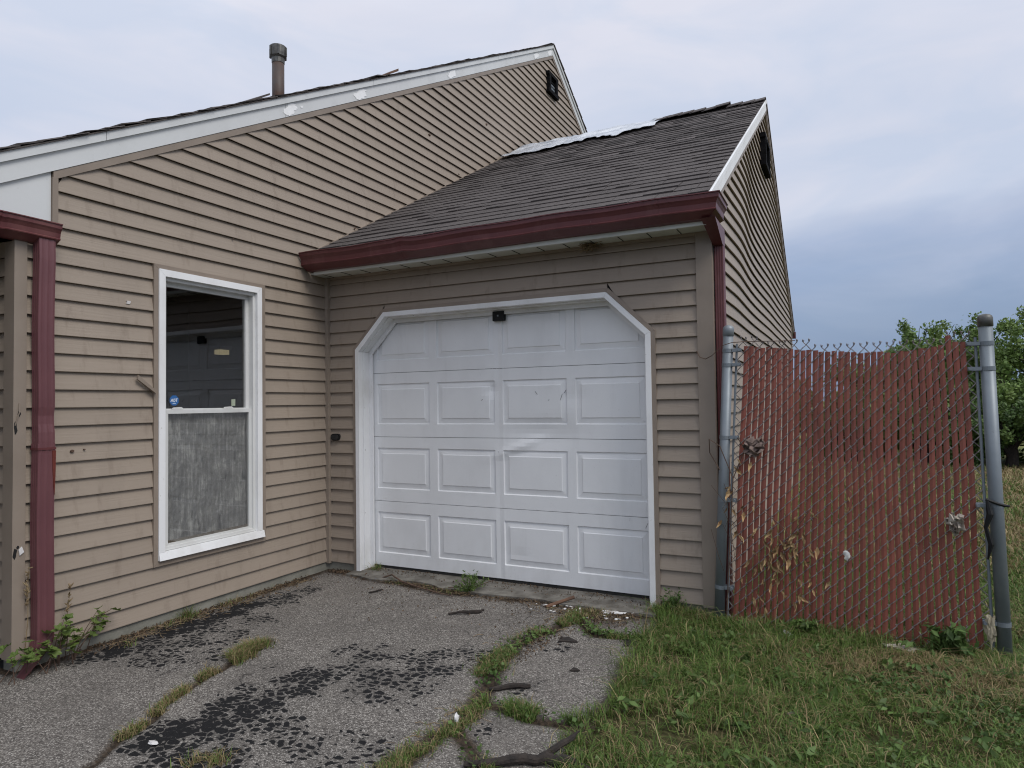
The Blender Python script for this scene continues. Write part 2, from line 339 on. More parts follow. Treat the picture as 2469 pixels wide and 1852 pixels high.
ap = np.interp(X, [-.1,.49,.82,1.31,1.63,2.3,2.9], [-.02,-.09,-.15,-.19,-.15,-.19,-.2])
soil = np.maximum(soil, np.clip((Y-ap+.085+.09*fbm(X*6+3, Y*6))/.06, 0, 1))
soil = np.maximum(soil, .8*np.clip(1.1-np.hypot((X-2.45)/.3, (Y+.33)/.15)+.5*fbm(X*9, Y*9), 0, 1))
TAR = [(.17,-1.95,.11,.22,1.5),(.19,-1.5,.12,.25,1.5),(.22,-1.1,.11,.3,1.35),(.3,-.75,.12,.3,.75),(.45,-1.8,.26,.3,.62),(.45,-1.4,.24,.35,.5),(.75,-1.75,.2,.2,.45),(1.5,-1.84,.15,.2,.95),(1.45,-2.15,.2,.24,1.0),(1.43,-2.48,.2,.18,1.05),(1.62,-2.55,.22,.15,1.0),(1.78,-1.62,.3,.16,.62),
       (1.62,-2.3,.22,.14,.85),(1.7,-1.45,.3,.18,.6),(1.95,-1.42,.22,.2,.62),(1.95,-1.75,.22,.15,.62),(2.05,-2.3,.3,.2,.45),(2.1,-1.2,.15,.15,.5),(2.4,-.92,.2,.1,.35),(2.56,-1.5,.15,.1,.4),(1.2,-1.75,.1,.1,.3),(2.58,-1.9,.1,.12,.38),(1.85,-2.65,.4,.15,.5),(1.3,-.95,.5,.3,.2),(1.7,-.6,.5,.2,.2)]
tar = np.zeros_like(X)
for x, y, rx, ry, a in TAR:
    d = np.hypot((X-x)/rx, (Y-y)/ry); tar = np.maximum(tar, a*np.clip(1.6-d+.5*fbm(X*7+x*9, Y*7), 0, 1))
Z = .002+.004*fbm(X*2, Y*2)+.0015*fbm(X*9, Y*9)
for k in dist: Z -= .014*np.exp(-(dist[k]/(wid[k]*.9))**2)
Z += .010*np.exp(-(dist['c']/.16)**2)
ny, nx = X.shape; idx = np.arange(ny*nx).reshape(ny, nx)
cx = (X[:-1,:-1]+X[1:,1:])/2; cy = (Y[:-1,:-1]+Y[1:,1:])/2
keep = (cx < edge_x(cy)+.08*fbm(cx*5, cy*5)-.01) & ~((cx < -.03) & (cy > -2.36))
F = np.stack([idx[:-1,:-1], idx[:-1,1:], idx[1:,1:], idx[1:,:-1]], -1)[keep]
def np_mesh(name, V, F, mat, parent=None):
    me = bpy.data.meshes.new(name); k = F.shape[1]
    me.vertices.add(len(V)); me.vertices.foreach_set('co', np.ascontiguousarray(V, dtype=np.float32).ravel())
    me.loops.add(F.size); me.loops.foreach_set('vertex_index', np.ascontiguousarray(F, dtype=np.int32).ravel())
    me.polygons.add(len(F)); me.polygons.foreach_set('loop_start', np.arange(0, F.size, k, dtype=np.int32)); me.polygons.foreach_set('loop_total', np.full(len(F), k, dtype=np.int32))
    me.update(calc_edges=True); me.validate(); me.materials.append(mat)
    return link(bpy.data.objects.new(name, me), parent)
drive = np_mesh('driveway', np.stack([X, Y, Z], -1).reshape(-1, 3), F, M['asphalt']); drive['kind'] = 'structure'
drive.data.shade_smooth()
for nm, arr in (('soil', soil), ('tar', tar)):
    a = drive.data.attributes.new(nm, 'FLOAT', 'POINT'); a.data.foreach_set('value', arr.ravel().astype(np.float32))
# lawn sheet out to the horizon
gx = np.concatenate([[-600,-150,-40,-12], np.arange(-6, 9, .12), [12,16,22,30,60,150,600]]); gy = np.concatenate([[-600,-100,-30,-14], np.arange(-9, 4, .12), [5,7,10,14,20,30,60,150,600]])
GX, GY = np.meshgrid(gx, gy); inside = np.clip((edge_x(GY)-GX)/.12, 0, 1)*np.clip((.25-GY)/.1, 0, 1)*(GX > -7)
GZ = -.05*inside + .012*fbm(GX*1.5, GY*1.5)*(1-inside)
ny, nx = GX.shape; idx = np.arange(ny*nx).reshape(ny, nx)
lawn = np_mesh('lawn', np.stack([GX, GY, GZ], -1).reshape(-1, 3), np.stack([idx[:-1,:-1], idx[:-1,1:], idx[1:,1:], idx[1:,:-1]], -1).reshape(-1, 4), M['lawn']); lawn['kind'] = 'structure'
# concrete apron under the garage door
pts = [(.30,.35)] + [(x, -.145+.02*math.sin(x*7)+.03*vnoise(x*5, 3.)-.03*(x > 1.2)) for x in np.linspace(.30, 2.84, 40)] + [(2.84,.35)]
mb_ = MB().prism([(float(a), float(b)) for a, b in pts], lambda x, y: (x, y, -.08), lambda x, y: (x, y, .020+.012*(y > -.05)+.003*math.sin(x*9)))
ap_o = mb_.build('concrete_apron', M['concrete']); ap_o['kind'] = 'structure'

# ------------------------------------------------------------------ house
house = thing('house', 'beige sided house with attached garage, maroon gutters and dark shingle roofs', 'house')
W = 3.19; EXP = .1016; Z0 = .072; MR = .5586; RIDGE_Y = 5.1; GR_Y = 3.87; GM = .553; GC = 2.762; FRONT = -2.40
def gable(a, d, z): return (d, a, z)
def gfront(a, d, z): return (a, -d, z)
def gside(a, d, z): return (W+d, a, z)
def hfront(a, d, z): return (a, FRONT-d, z)
LIP, TOP = .0215, .004
def board(parent, fr, a0, b0, a1, b1, z0, z1, flip=False, wob=None, n=1, name='siding_board'):
    if max(b0-a0, b1-a1) < .012: return None
    V = []
    for i in range(n+1):
        t = i/n; p = a0+(b0-a0)*t; q = a1+(b1-a1)*t
        wo0 = wob(p, z0) if wob else 0; wo1 = wob(q, z1) if wob else 0
        dz = random.uniform(-.0006, .0006)
        V += [fr(p, LIP+wo0, z0+dz), fr(p, -.004, z0+.012), fr(q, TOP+wo1-.0015, z1), fr(q, -.004, z1), fr(p, LIP+wo0-.004, z0-.0015), fr(p, LIP+wo0, z0+.004)]
    F = []
    for i in range(n):
        s = i*6; t = s+6
        F += [(s+5, t+5, t+2, s+2), (s, t, t+5, s+5), (s+4, t+4, t, s), (s+1, t+1, t+4, s+4), (s+2, t+2, t+3, s+3)]
    F += [(0, 5, 2, 3, 1, 4), tuple(n*6+i for i in (4, 1, 3, 2, 5, 0))]
    return mesh_obj(name, V, F, M['siding'], parent)
def clip_board(parent, fr, zk, zt, lo, hi, **k):
    """lo(z), hi(z) bounds; truncates top when the interval closes"""
    z1 = zt
    for i in range(24):
        if hi(z1)-lo(z1) >= .0: break
        z1 -= (zt-zk)/24
    else: return
    if z1-zk < .012: return
    return board(parent, fr, lo(zk), hi(zk), lo(z1), hi(z1), zk, z1, **k)
# -- main gable wall
rake_bot = lambda y: 3.920 + MR*y            # underside of the brown rake channel
rear_bot = lambda y: 3.920 + MR*RIDGE_Y - .594*(y-RIDGE_Y)
WY0, WY1, WZ0, WZ1 = -1.625, -.712, .377, 2.307      # outside of the channel round the window
sh = MB()                                     # sheathing with a hole at the window
def wallquad(y0, y1, z0, z1): sh.box((-.12, y0, z0), (-.006, y1, z1))
wallquad(FRONT+.01, WY0+.02, .0, 2.55); wallquad(WY1-.02, .3, .0, 2.55); wallquad(WY0+.02, WY1-.02, .0, WZ0+.02); wallquad(WY0+.02, WY1-.02, WZ1-.02, 2.55)
sh.prism([(-2.41, 2.55), (7.2, 2.55), (8.4, 4.9), (RIDGE_Y, 6.86), (-2.41, 2.66)], lambda y, z: (-.12, y, z), lambda y, z: (-.006, y, z))
gw = sh.build('gable_wall', M['dark'], house)
jl = lambda z: max(-2.395, (z-3.922)/MR) if z > 2.45 else -2.395
def lo_g(z): return max(-2.222 if z > 2.40 else -2.37, (z-3.922)/MR)
def hi_g(z):
    if z < 2.66: return -.044 if z < 2.44 else -.012
    if z < GC+GM*GR_Y+.02: return (z-2.766)/GM
    return RIDGE_Y + (3.922+MR*RIDGE_Y - z)/.594
k = 0
while True:
    z0 = Z0+k*EXP; z1 = z0+EXP
    if z0 > 6.72: break
    if z0 >= WZ0-.005 and z1 <= WZ1+.02:
        board(gw, gable, lo_g(z0), WY0+.008, lo_g(z0), WY0+.008, z0, z1); board(gw, gable, WY1-.008, hi_g(z0), WY1-.008, hi_g(z0), z0, z1)
    else:
        ys_ = -.6+1.5*math.sin((k//2)*2.4)+.25*(k//2); l_, h_ = lo_g(z1)+.4, hi_g(z1)-.4
        if l_ < ys_ < h_:
            board(gw, gable, lo_g(z0), ys_+.01, lo_g(z1), ys_+.01, z0, z1, wob=lambda a, z: .0022); board(gw, gable, ys_+.0016, hi_g(z0), ys_+.0016, hi_g(z1), z0, z1)
        else: clip_board(gw, gable, z0, z1, lo_g, hi_g)
    k += 1
for (y, z, r_) in ((-1.79, 2.035, .018), (-2.12, 1.145, .010), (-2.05, 1.15, .006), (-1.0, 2.6, .006), (1.6, 4.3, .02), (2.9, 4.9, .018), (.35, 2.99, .012), (2.2, 4.05, .012)):
    P = [(y+r_*math.cos(a)*random.uniform(.4, 1.5), z+r_*.6*math.sin(a)*random.uniform(.4, 1.4)) for a in np.linspace(0, 6.28, 9)[:-1]]
    MB().prism(P, lambda a, b: (.012, a, b), lambda a, b: (.0235, a, b)).build('siding_chip', M['chip'] if y == -1.79 else M['twig'], gw)
# -- front wall of the house (seen edge-on at far left)
fw = MB().box((-5, FRONT+.006, 0), (0, FRONT+.12, 2.6)).build('front_wall', M['dark'], house)
for k in range(22): board(fw, hfront, -5, -.055, -5, -.055, Z0+k*EXP, Z0+(k+1)*EXP)
cp = MB().prism([(-.062, -2.428), (.032, -2.428), (.032, -2.366), (-.002, -2.366), (-.002, -2.405), (-.062, -2.405)], lambda x, y: (x, y, .07), lambda x, y: (x, y, 2.31)).build('corner_post', M['post'], house)
for (y, z, dz, dx) in ((-2.417, 1.29, .085, .010), (-2.40, 1.36, .03, .008), (-2.415, .63, .06, .012), (-2.402, .66, .02, .009)):      # torn holes
    P = [(y+dx*math.cos(a)*random.uniform(.5, 1.2), z+dz*.5*math.sin(a)*random.uniform(.6, 1.2)) for a in np.linspace(0, 2*math.pi, 11)[:-1]]
    MB().prism(P, lambda a, b: (.030, a, b), lambda a, b: (.0335, a, b)).build('torn_hole', M['dark'], cp)
MB().tube([(.032, -2.42, 1.30), (.045, -2.405, 1.37), (.035, -2.40, 1.42)], .003, 4).build('torn_strip', M['trimbrown'], cp)
fl = MB().prism([(-2.40, .645), (-2.385, .66), (-2.375, .63), (-2.395, .615)], lambda a, b: (.034, a, b), lambda a, b: (.040, a, b)).build('torn_flap', M['chip'], cp)
# -- trims of the gable wall
mb_ = MB().prism([(-2.232, rake_bot(-2.232)-.006), (RIDGE_Y, rake_bot(RIDGE_Y)-.006), (RIDGE_Y, rake_bot(RIDGE_Y)+.041), (-2.232, rake_bot(-2.232)+.041)], lambda y, z: (.0, y, z), lambda y, z: (.026, y, z))
mb_.build('rake_channel', M['trimbrown'], house)
MB().prism([(RIDGE_Y+.002, rear_bot(RIDGE_Y)-.006), (8.2, rear_bot(8.2)-.01), (8.2, rear_bot(8.2)+.041), (RIDGE_Y+.002, rear_bot(RIDGE_Y)+.041)], lambda y, z: (.0, y, z), lambda y, z: (.026, y, z)).build('rake_channel', M['trimbrown'], house)
MB().box((0, -2.236, 2.40), (.0255, -2.206, rake_bot(-2.206)-.007)).build('end_channel', M['trimbrown'], house)
# rake boards
rb0 = lambda y: 3.963+MR*y; rb1 = lambda y: 4.073+MR*y; rb2 = lambda y: 4.086+MR*y; rb3 = lambda y: 4.125+MR*y
SEG = [-6, -.56, .92, 1.93, 4.36, RIDGE_Y]
for a, b in ((-6, -.50), (-.497, 1.97), (1.973, 4.38), (4.383, RIDGE_Y)):
    r = MB().prism([(a, rb0(a)), (b, rb0(b)), (b, rb1(b)), (a, rb1(a))], lambda y, z: (-.03, y, z), lambda y, z: (.030, y, z)).build('rake_board', M['rake'], house)
for a, b in ((-6, -1.95), (-1.947, .60), (.603, 3.2), (3.203, RIDGE_Y)):
    MB().prism([(a, rb1(a)), (b, rb1(b)), (b, rb3(b)), (a, rb3(a))], lambda y, z: (-.03, y, z), lambda y, z: (.048 if z > rb2(y)-.02 else .036, y, z)).build('rake_cap', M['rake'], house)
rr = lambda y, c: c+MR*RIDGE_Y-.594*(y-RIDGE_Y)
MB().prism([(RIDGE_Y+.002, rr(RIDGE_Y, 3.963)), (8.3, rr(8.3, 3.963)), (8.3, rr(8.3, 4.068)), (RIDGE_Y+.002, rr(RIDGE_Y, 4.068))], lambda y, z: (-.03, y, z), lambda y, z: (.030, y, z)).build('rake_board', M['rake'], house)
MB().prism([(RIDGE_Y+.002, rr(RIDGE_Y, 4.068)), (8.3, rr(8.3, 4.068)), (8.3, rr(8.3, 4.125)), (RIDGE_Y+.002, rr(RIDGE_Y, 4.125))], lambda y, z: (-.03, y, z), lambda y, z: (.045, y, z)).build('rake_cap', M['rake'], house)
for (y, h, w) in ((-.45, .105, .075), (.43, .105, .095), (2.06, .1, .10), (4.47, .095, .10), (4.98, .09, .09), (-.32, .02, .015)):
    zc = rb0(y)+.053; n = 30
    P = [(y+w*math.cos(a)*random.uniform(.6, 1.15), zc+MR*w*math.cos(a)+h*.5*math.sin(a)*random.uniform(.75, 1.0)) for a in np.linspace(0, 2*math.pi, n+1)[:-1]]
    MB().prism(P, lambda a, b: (.029, a, b), lambda a, b: (.0325, a, b)).build('bare_patch', M['patch'], house)
# white side panel of the porch roof under the rake, porch ceiling and its gutter
MB().prism([(-6, 2.36), (-2.238, 2.36), (-2.238, rb0(-2.238)), (-4.6, rb0(-4.6)-.0), (-4.6, 2.37)][:4], lambda y, z: (-.05, y, z), lambda y, z: (.012, y, z)).build('porch_side_panel', M['rake'], house)
MB().box((-4, -6, 2.318), (.005, -2.27, 2.335)).build('porch_ceiling', M['soffit'], house)
# main roof
mr = MB().prism([(-6, 4.128-MR*6), (RIDGE_Y, 4.128+MR*RIDGE_Y), (13, 4.128+MR*RIDGE_Y-.594*(13-RIDGE_Y)), (13, 4.06+MR*RIDGE_Y-.594*(13-RIDGE_Y)), (RIDGE_Y, 4.06+MR*RIDGE_Y), (-6, 4.06-MR*6)],
                lambda y, z: (-9, y, z), lambda y, z: (-.031, y, z)).build('main_roof', M['shingle'], house)
MB().prism([(-6, 4.126-MR*6), (RIDGE_Y, 4.126+MR*RIDGE_Y), (13, 4.126+MR*RIDGE_Y-.594*(13-RIDGE_Y)), (13, 4.132+MR*RIDGE_Y-.594*(13-RIDGE_Y)), (RIDGE_Y, 4.134+MR*RIDGE_Y), (-6, 4.134-MR*6)],
           lambda y, z: (-.03, y, z), lambda y, z: (.058, y, z)).build('roof_edge', M['shingle'], mr)
y = -3.2; ang = math.atan(MR)
while y < RIDGE_Y-.05:
    L = random.uniform(.13, .22); t = random.uniform(.004, .010); lift = random.choice([0, 0, .004, .008, .016])*random.random()
    zc = 4.135+MR*y
    v = []
    for dzz in (0, t):
        for (xx, yy) in ((-.42, 0), (.062+random.uniform(-.01, .012), 0), (.062+random.uniform(-.01, .012), L), (-.42, L)):
            v.append((xx, y+yy*math.cos(ang), zc+yy*math.sin(ang)+dzz+(lift+.008 if yy == 0 else .0)))
    MB().hexa(v).build('shingle', M['shingle'], mr)
    y += L*math.cos(ang)*.82
for yy in np.arange(RIDGE_Y+.02, 8, .2):
    zc = 4.135+MR*RIDGE_Y-.594*(yy-RIDGE_Y); v = []
    for dzz in (0, .008):
        for (xx, dy) in ((-.4, 0), (.06, 0), (.06+random.uniform(-.01, .01), .22), (-.4, .22)): v.append((xx, yy+dy*.86, zc-.594*.86*dy+dzz+(.006 if dy else 0)))
    MB().hexa(v).build('shingle', M['shingle'], mr)
# flue pipe
px, py = -.72, .16
vp = MB().tube([(px, py, 4.0), (px, py, 4.64)], .055, 16).build('vent_pipe', M['pipe'], mr, True)
MB().tube([(px, py, 4.60), (px, py, 4.645), (px, py, 4.66), (px, py, 4.69), (px, py, 4.755), (px, py, 4.76), (px, py, 4.758)], [.058, .060, .074, .077, .077, .07, .03], 16).build('pipe_cap', M['cap'], mr, False)
mbs = MB()
for i in range(6):
    a = i*math.pi/3+.3; mbs.box((px+.077*math.cos(a)-.008, py+.077*math.sin(a)-.008, 4.66), (px+.077*math.cos(a)+.008, py+.077*math.sin(a)+.008, 4.745))
mbs.build('cap_strap', M['cap'], mr)
# loose pieces lifted on the roof
tag(MB().hexa([(-.10,.74,4.548),(.02,.74,4.552),(.02,1.04,4.748),(-.10,1.04,4.742),(-.10,.74,4.560),(.02,.74,4.564),(.02,1.04,4.775),(-.10,1.04,4.768)]).build('loose_board', M['wood']),
    'short reddish brown board lying along the high roof edge, right of the flue pipe', 'board')
tag(MB().hexa([(-.2,-.95,3.612),(.03,-.93,3.618),(.03,-.66,3.796),(-.2,-.66,3.79),(-.2,-.95,3.622),(.03,-.93,3.628),(.03,-.66,3.812),(-.2,-.66,3.805)]).build('loose_shingle', M['shingle']),
    'dark shingle lifting off the high roof edge, left of the flue pipe', 'shingle')
# gable vents
def vent(fr, yc, zc, w, h, nm='gable_vent', tilt=0):
    v = MB()
    for (a0, a1, b0, b1) in ((-w-.02, w+.03, -h, -h+.05), (-w-.02, w+.02, h-.05, h), (-w, -w+.06, -h+.05, h-.05), (w-.06, w, -h+.05, h-.05)):
        P = [(a0, b0), (a1, b0), (a1, b1), (a0, b1)]; P = [(yc+a+tilt*b, zc+b+tilt*.4*a) for a, b in P]
        v.prism(P, lambda a, b: fr(a, .012, b), lambda a, b: fr(a, .07, b))
    o = v.build(nm, M['burnt'], house)
    for i in range(5):
        b = -h+.045+i*(2*h-.09)/4.6; P = [(yc-w+.035+tilt*b, zc+b), (yc+w-.035+tilt*b, zc+b), (yc+w-.035+tilt*b, zc+b+.03), (yc-w+.035+tilt*b, zc+b+.03)]
        MB().prism(P, lambda a, z: fr(a, .018, z), lambda a, z: fr(a, .036-.5*(z-zc-b)*0, z)).build('louvre', M['galv'] if i in (1, 2) else M['burnt'], o)
vent(gable, 5.03, 6.30, .165, .16)
vent(gside, 3.62, 4.16, .24, .18)
# -- wall of the garage side (right gable), buckled boards
def wob(a, z):
    s = math.sin((a*1.25)+z*.35)*.5+.6*math.sin(a*2.3-z*.9+1)
    amp = .007*min(1, max(0, a/1.0))*min(1, max(0, (6.6-a)/2))
    big = .020*math.exp(-((a-1.55-(z-3)*.55)/.55)**2-((z-3.05)/.75)**2)
    return amp*s+big
gsw = MB().prism([(.01, 0), (7.72, 0), (7.72, 2.62), (GR_Y, 4.78), (.01, 2.62)], lambda y, z: (W-.1, y, z), lambda y, z: (W-.008, y, z)).build('garage_side_wall', M['dark'], house)
k = 0
while Z0+k*EXP < 4.72:
    z0 = Z0+k*EXP
    clip_board(gsw, gside, z0, z0+EXP, lambda z: max(.078, (z-2.612)/GM), lambda z: min(7.70, GR_Y*2-(z-2.612)/GM), wob=wob, n=44)
    k += 1
MB().prism([(0, GC-.160), (GR_Y, GC-.160+GM*GR_Y), (GR_Y, GC-.1185+GM*GR_Y), (0, GC-.1185)], lambda y, z: (W, y, z), lambda y, z: (W+.034, y, z)).build('rake_channel', M['trimbrown'], house)
MB().prism([(GR_Y+.002, GC-.160+GM*GR_Y), (7.9, GC-.160+GM*(2*GR_Y-7.9)), (7.9, GC-.1185+GM*(2*GR_Y-7.9)), (GR_Y+.002, GC-.1185+GM*GR_Y)], lambda y, z: (W, y, z), lambda y, z: (W+.034, y, z)).build('rake_channel', M['trimbrown'], house)
for nm, c0, c1, dx in (('rake_board', GC-.118, GC-.034, .040), ('rake_cap', GC-.034, GC+.002, .050)):
    MB().prism([(-.24, c0-.24*GM), (GR_Y, c0+GM*GR_Y), (GR_Y, c1+GM*GR_Y), (-.24, c1-.24*GM)], lambda y, z: (W-.03, y, z), lambda y, z: (W+dx, y, z)).build(nm, M['white'], house)
    MB().prism([(GR_Y+.002, c0+GM*GR_Y), (8.05, c0+GM*(2*GR_Y-8.05)), (8.05, c1+GM*(2*GR_Y-8.05)), (GR_Y+.002, c1+GM*GR_Y)], lambda y, z: (W-.03, y, z), lambda y, z: (W+dx, y, z)).build(nm, M['trimbrown'], house)
MB().box((W-.02, 7.63, 0), (W+.026, 7.73, 2.6)).build('corner_post', M['post'], house)
MB().box((W-.3, 8.02, 2.44), (W+.06, 8.14, 2.55)).build('rear_gutter', M['maroon'], house)
# -- garage front wall
xl, xl2, xr2, xr, zs, zt = .326, .615, 2.505, 2.809, 1.843, 2.136
PATH = [(xl, -.005), (xl, zs), (xl2, zt), (xr2, zt), (xr, zs), (xr, -.005)]
def offset(path, d, closed=False):    # positive = to the right of travel (inwards)
    n = len(path); out = []
    for i in range(n):
        segs = []
        for j in ((i-1), i):
            if closed: a, b = path[j % n], path[(j+1) % n]
            elif 0 <= j < n-1: a, b = path[j], path[j+1]
            else: continue
            t = Vector((b[0]-a[0], b[1]-a[1])).normalized(); segs.append(Vector((t.y, -t.x)))
        if len(segs) == 1: v = segs[0]*d
        else: m_ = (segs[0]+segs[1]).normalized(); v = m_*(d/max(.2, m_.dot(segs[0])))
        out.append((path[i][0]+v.x, path[i][1]+v.y))
    return out
def bands(name, path, o0, o1, d0, d1, fr, mat, parent, closed=False, gap=.0006):
    A = offset(path, o0, closed); B = offset(path, o1, closed); n = len(path); res = []
    for i in range(n if closed else n-1):
        j = (i+1) % n; P = [Vector(A[i]), Vector(A[j]), Vector(B[j]), Vector(B[i])]; c = sum(P, Vector((0, 0)))/4
        t = (P[1]-P[0]).normalized()*gap; P[0] += t; P[3] += t; P[1] -= t; P[2] -= t
        res.append(MB().prism([tuple(q) for q in P], lambda a, z: fr(a, d0, z), lambda a, z: fr(a, d1, z)).build(name, mat, parent))
    return res
JO = offset(PATH, -.030)
gf = MB()
gf.box((0, .006, 0), (.36, .1, 2.52)); gf.box((2.78, .006, 0), (W-.102, .1, 2.52)); gf.box((.36, .006, 2.11), (2.78, .1, 2.52))
gf.prism([(.36, 1.87), (.36, 2.11), (.60, 2.11)], lambda x, z: (x, .1, z), lambda x, z: (x, .006, z)); gf.prism([(2.78, 1.87), (2.52, 2.11), (2.78, 2.11)], lambda x, z: (x, .1, z), lambda x, z: (x, .006, z))
gfw = gf.build('garage_front_wall', M['dark'], house)
zjs, zjt = JO[1][1], JO[2][1]
def jxl(z): return JO[1][0] if z <= zjs else JO[1][0]+(z-zjs)/(zjt-zjs)*(JO[2][0]-JO[1][0])
def jxr(z): return JO[4][0] if z <= zjs else JO[4][0]-(z-zjs)/(zjt-zjs)*(JO[4][0]-JO[3][0])
XA, XB = .044, 3.118; k = 0
while Z0+k*EXP < 2.44:
    z0 = Z0+k*EXP; z1 = min(z0+EXP, 2.47)
    if z0 < zjt-.002:
        zz = min(z1, zjt)
        cuts = [z0]+([zjs] if z0 < zjs < zz else [])+[zz]
        for a, b in zip(cuts[:-1], cuts[1:]):
            pass
        board(gfw, gfront, XA, jxl(z0)+.012, XA, jxl(zz)+.012, z0, z1); board(gfw, gfront, jxr(z0)-.012, XB, jxr(zz)-.012, XB, z0, z1)
        if z1 > zjt+.012:
            MB().prism([(jxl(zz)+.010, zjt-.004), (jxr(zz)-.010, zjt-.004), (jxr(zz)-.010, z1), (jxl(zz)+.010, z1)], lambda a, z: gfront(a, -.004, z), lambda a, z: gfront(a, TOP+(LIP-TOP)*(z1-z)/EXP, z)).build('siding_board', M['siding'], gfw)
    else: board(gfw, gfront, XA, XB, XA, XB, z0, z1)
    k += 1
MB().box((0, -.046, .06), (.046, .0, 2.47)).build('inside_corner_post', M['post'], house)
MB().prism([(3.115, -.028), (W+.028, -.028), (W+.028, .075), (W, .075), (W, -.0), (3.115, 0)], lambda x, y: (x, y, .06), lambda x, y: (x, y, 2.473)).build('corner_post', M['post'], house)
bands('door_channel', PATH, -.030, -.001, 0, .026, gfront, M['trimbrown'], house)
trim = bands('door_trim', PATH, 0, .036, -.02, .034, gfront, M['white'], house)
IN = offset(PATH, .030)
bands('door_jamb', IN, 0.0, .012, -.095, -.021, gfront, M['white'], house)
bands('door_stop', IN, .0005, .045, -.112, -.0955, gfront, M['white'], house)
# foundation
MB().box((-.1, FRONT+.002, -.06), (.006, .0, .078)).build('foundation', M['found'], house)
MB().box((.007, -.006, -.06), (.322, .2, .078)).build('foundation', M['found'], house)
MB().box((2.815, -.006, -.06), (W+.004, 7.7, .074)).build('foundation', M['found'], house)
# eave: soffit, fascia, gutter
sf = MB().box((.004, -.205, 2.474), (W+.03, .005, 2.484)).build('soffit', M['soffit'], house)
for i in range(16):
    MB().box((.1+i*.195, -.19, 2.4705), (.104+i*.195, -.01, 2.4743)).build('soffit_rib', M['dark'], sf)
MB().box((.06, -.226, 2.462), (W+.03, -.2055, 2.60)).build('fascia', M['soffit'], house)
MB().box((.047, -.026, 2.452), (3.114, .0, 2.4735)).build('frieze_channel', M['trimbrown'], house)
PROF = [(0, 0), (-.040, .004), (-.092, .034), (-.103, .038), (-.105, .044), (-.100, .050), (-.104, .080), (-.114, .098), (-.122, .108), (-.124, .132), (-.131, .134), (-.131, .140), (-.115, .140), (-.115, .132)]
def gutter(name, fr, a0, a1, n, sag, parent, mat, ends=True):
    V = []; F = []; m_ = len(PROF)
    for i in range(n+1):
        a = a0+(a1-a0)*i/n
        for (o, h) in PROF: V.append(fr(a, o, h+sag(a, o)))
    for i in range(n):
        for j in range(m_-1): F.append((i*m_+j, (i+1)*m_+j, (i+1)*m_+j+1, i*m_+j+1))
    if ends:
        F.append(tuple(range(10))); F.append(tuple(n*m_+q for q in range(10))[::-1])
    o = mesh_obj(name, V, F, mat, parent)
    md = o.modifiers.new('thick', 'SOLIDIFY'); md.thickness = .0016; return o
sag = lambda a, o: -.004*math.sin(a*2.1)+(.010*math.exp(-((a-1.02)/.05)**2)*(-o/.12))+.003*math.sin(a*9)*(-o/.12)
g1 = gutter('garage_gutter', lambda a, o, h: (a if a < 3.19 else 3.195-o, -.2262+o if a < 3.25 else -.03, 2.488+h), .022, 3.28, 90, sag, house, M['maroon'])
for a in (.98, 2.93): gutter('gutter_joint', lambda q, o, h: (q, -.2262+o*1.02, 2.4865+h*1.01), a, a+.022, 1, sag, g1, M['maroon'], False)
g2 = gutter('porch_gutter', lambda a, o, h: (.013-o*.85, a, 2.282+h*.85), -6, -2.235, 60, lambda a, o: .003*math.sin(a*7), house, M['maroon'])
gutter('gutter_joint', lambda q, o, h: (.013-o*.87, q, 2.2805+h*.86), -2.53, -2.51, 1, lambda a, o: 0, g2, M['maroon'], False)
def downspout(name, path, w, d, mat, parent):
    """corrugated rectangular tube: path of (x,y,z, angle) sections"""
    prof = []
    for i in range(12): prof.append((-w/2+w*i/11, -d/2-(.0018 if i % 3 == 1 else 0)))
    for i in range(9): prof.append((w/2+(.0018 if i % 3 == 1 else 0), -d/2+d*i/8))
    for i in range(11): prof.append((w/2-w*(i+1)/11, d/2))
    for i in range(7): prof.append((-w/2, d/2-d*(i+1)/8))
    V = []; F = []; m_ = len(prof)
    for (x, y, z, tx, ty, s) in path:
        for (a, b) in prof: V.append((x+a*s, y+b*s, z+tx*a+ty*b))
    for i in range(len(path)-1):
        for j in range(m_): F.append((i*m_+j, i*m_+(j+1) % m_, (i+1)*m_+(j+1) % m_, (i+1)*m_+j))
    F += [tuple(range(m_))[::-1], tuple(range((len(path)-1)*m_, len(path)*m_))]
    return mesh_obj(name, V, F, mat, parent)
dn = lambda z: .003*math.sin(z*6)
ds = downspout('porch_downspout', [(.058, -2.296, 2.31, 0, 0, 1)]+[(.062+.008*math.exp(-((z-1.33)/.05)**2)*-1, -2.298+dn(z), z, 0, 0, 1-.04*math.exp(-((z-1.33)/.04)**2)) for z in np.linspace(2.2, 1.17, 24)], 0.062, .082, M['maroon2'], house)
ds2 = downspout('lower_downspout', [(.063, -2.297, 1.2, 0, 0, 1.05), (.063, -2.297, 1.17, 0, 0, 1.06)]+[(.063, -2.297+dn(z), z, 0, 0, 1.04) for z in np.linspace(1.15, .16, 16)]+[(.068, -2.305, .12, 0, .25, 1.04), (.085, -2.34, .07, 0, .7, 1.02), (.12, -2.40, .03, 0, .9, 1.0)], .062, .082, M['maroon2'], house)
MB().box((.026, -2.342, 1.165), (.100, -2.251, 1.178)).build('downspout_strap', M['maroon'], ds2)
MB().prism([(-2.270, 1.16), (-2.252, 1.16), (-2.254, 1.02), (-2.258, .92), (-2.262, .96), (-2.268, 1.05)], lambda y, z: (.094, y, z), lambda y, z: (.1005, y, z)).build('red_streak', M['rustred'], ds2)
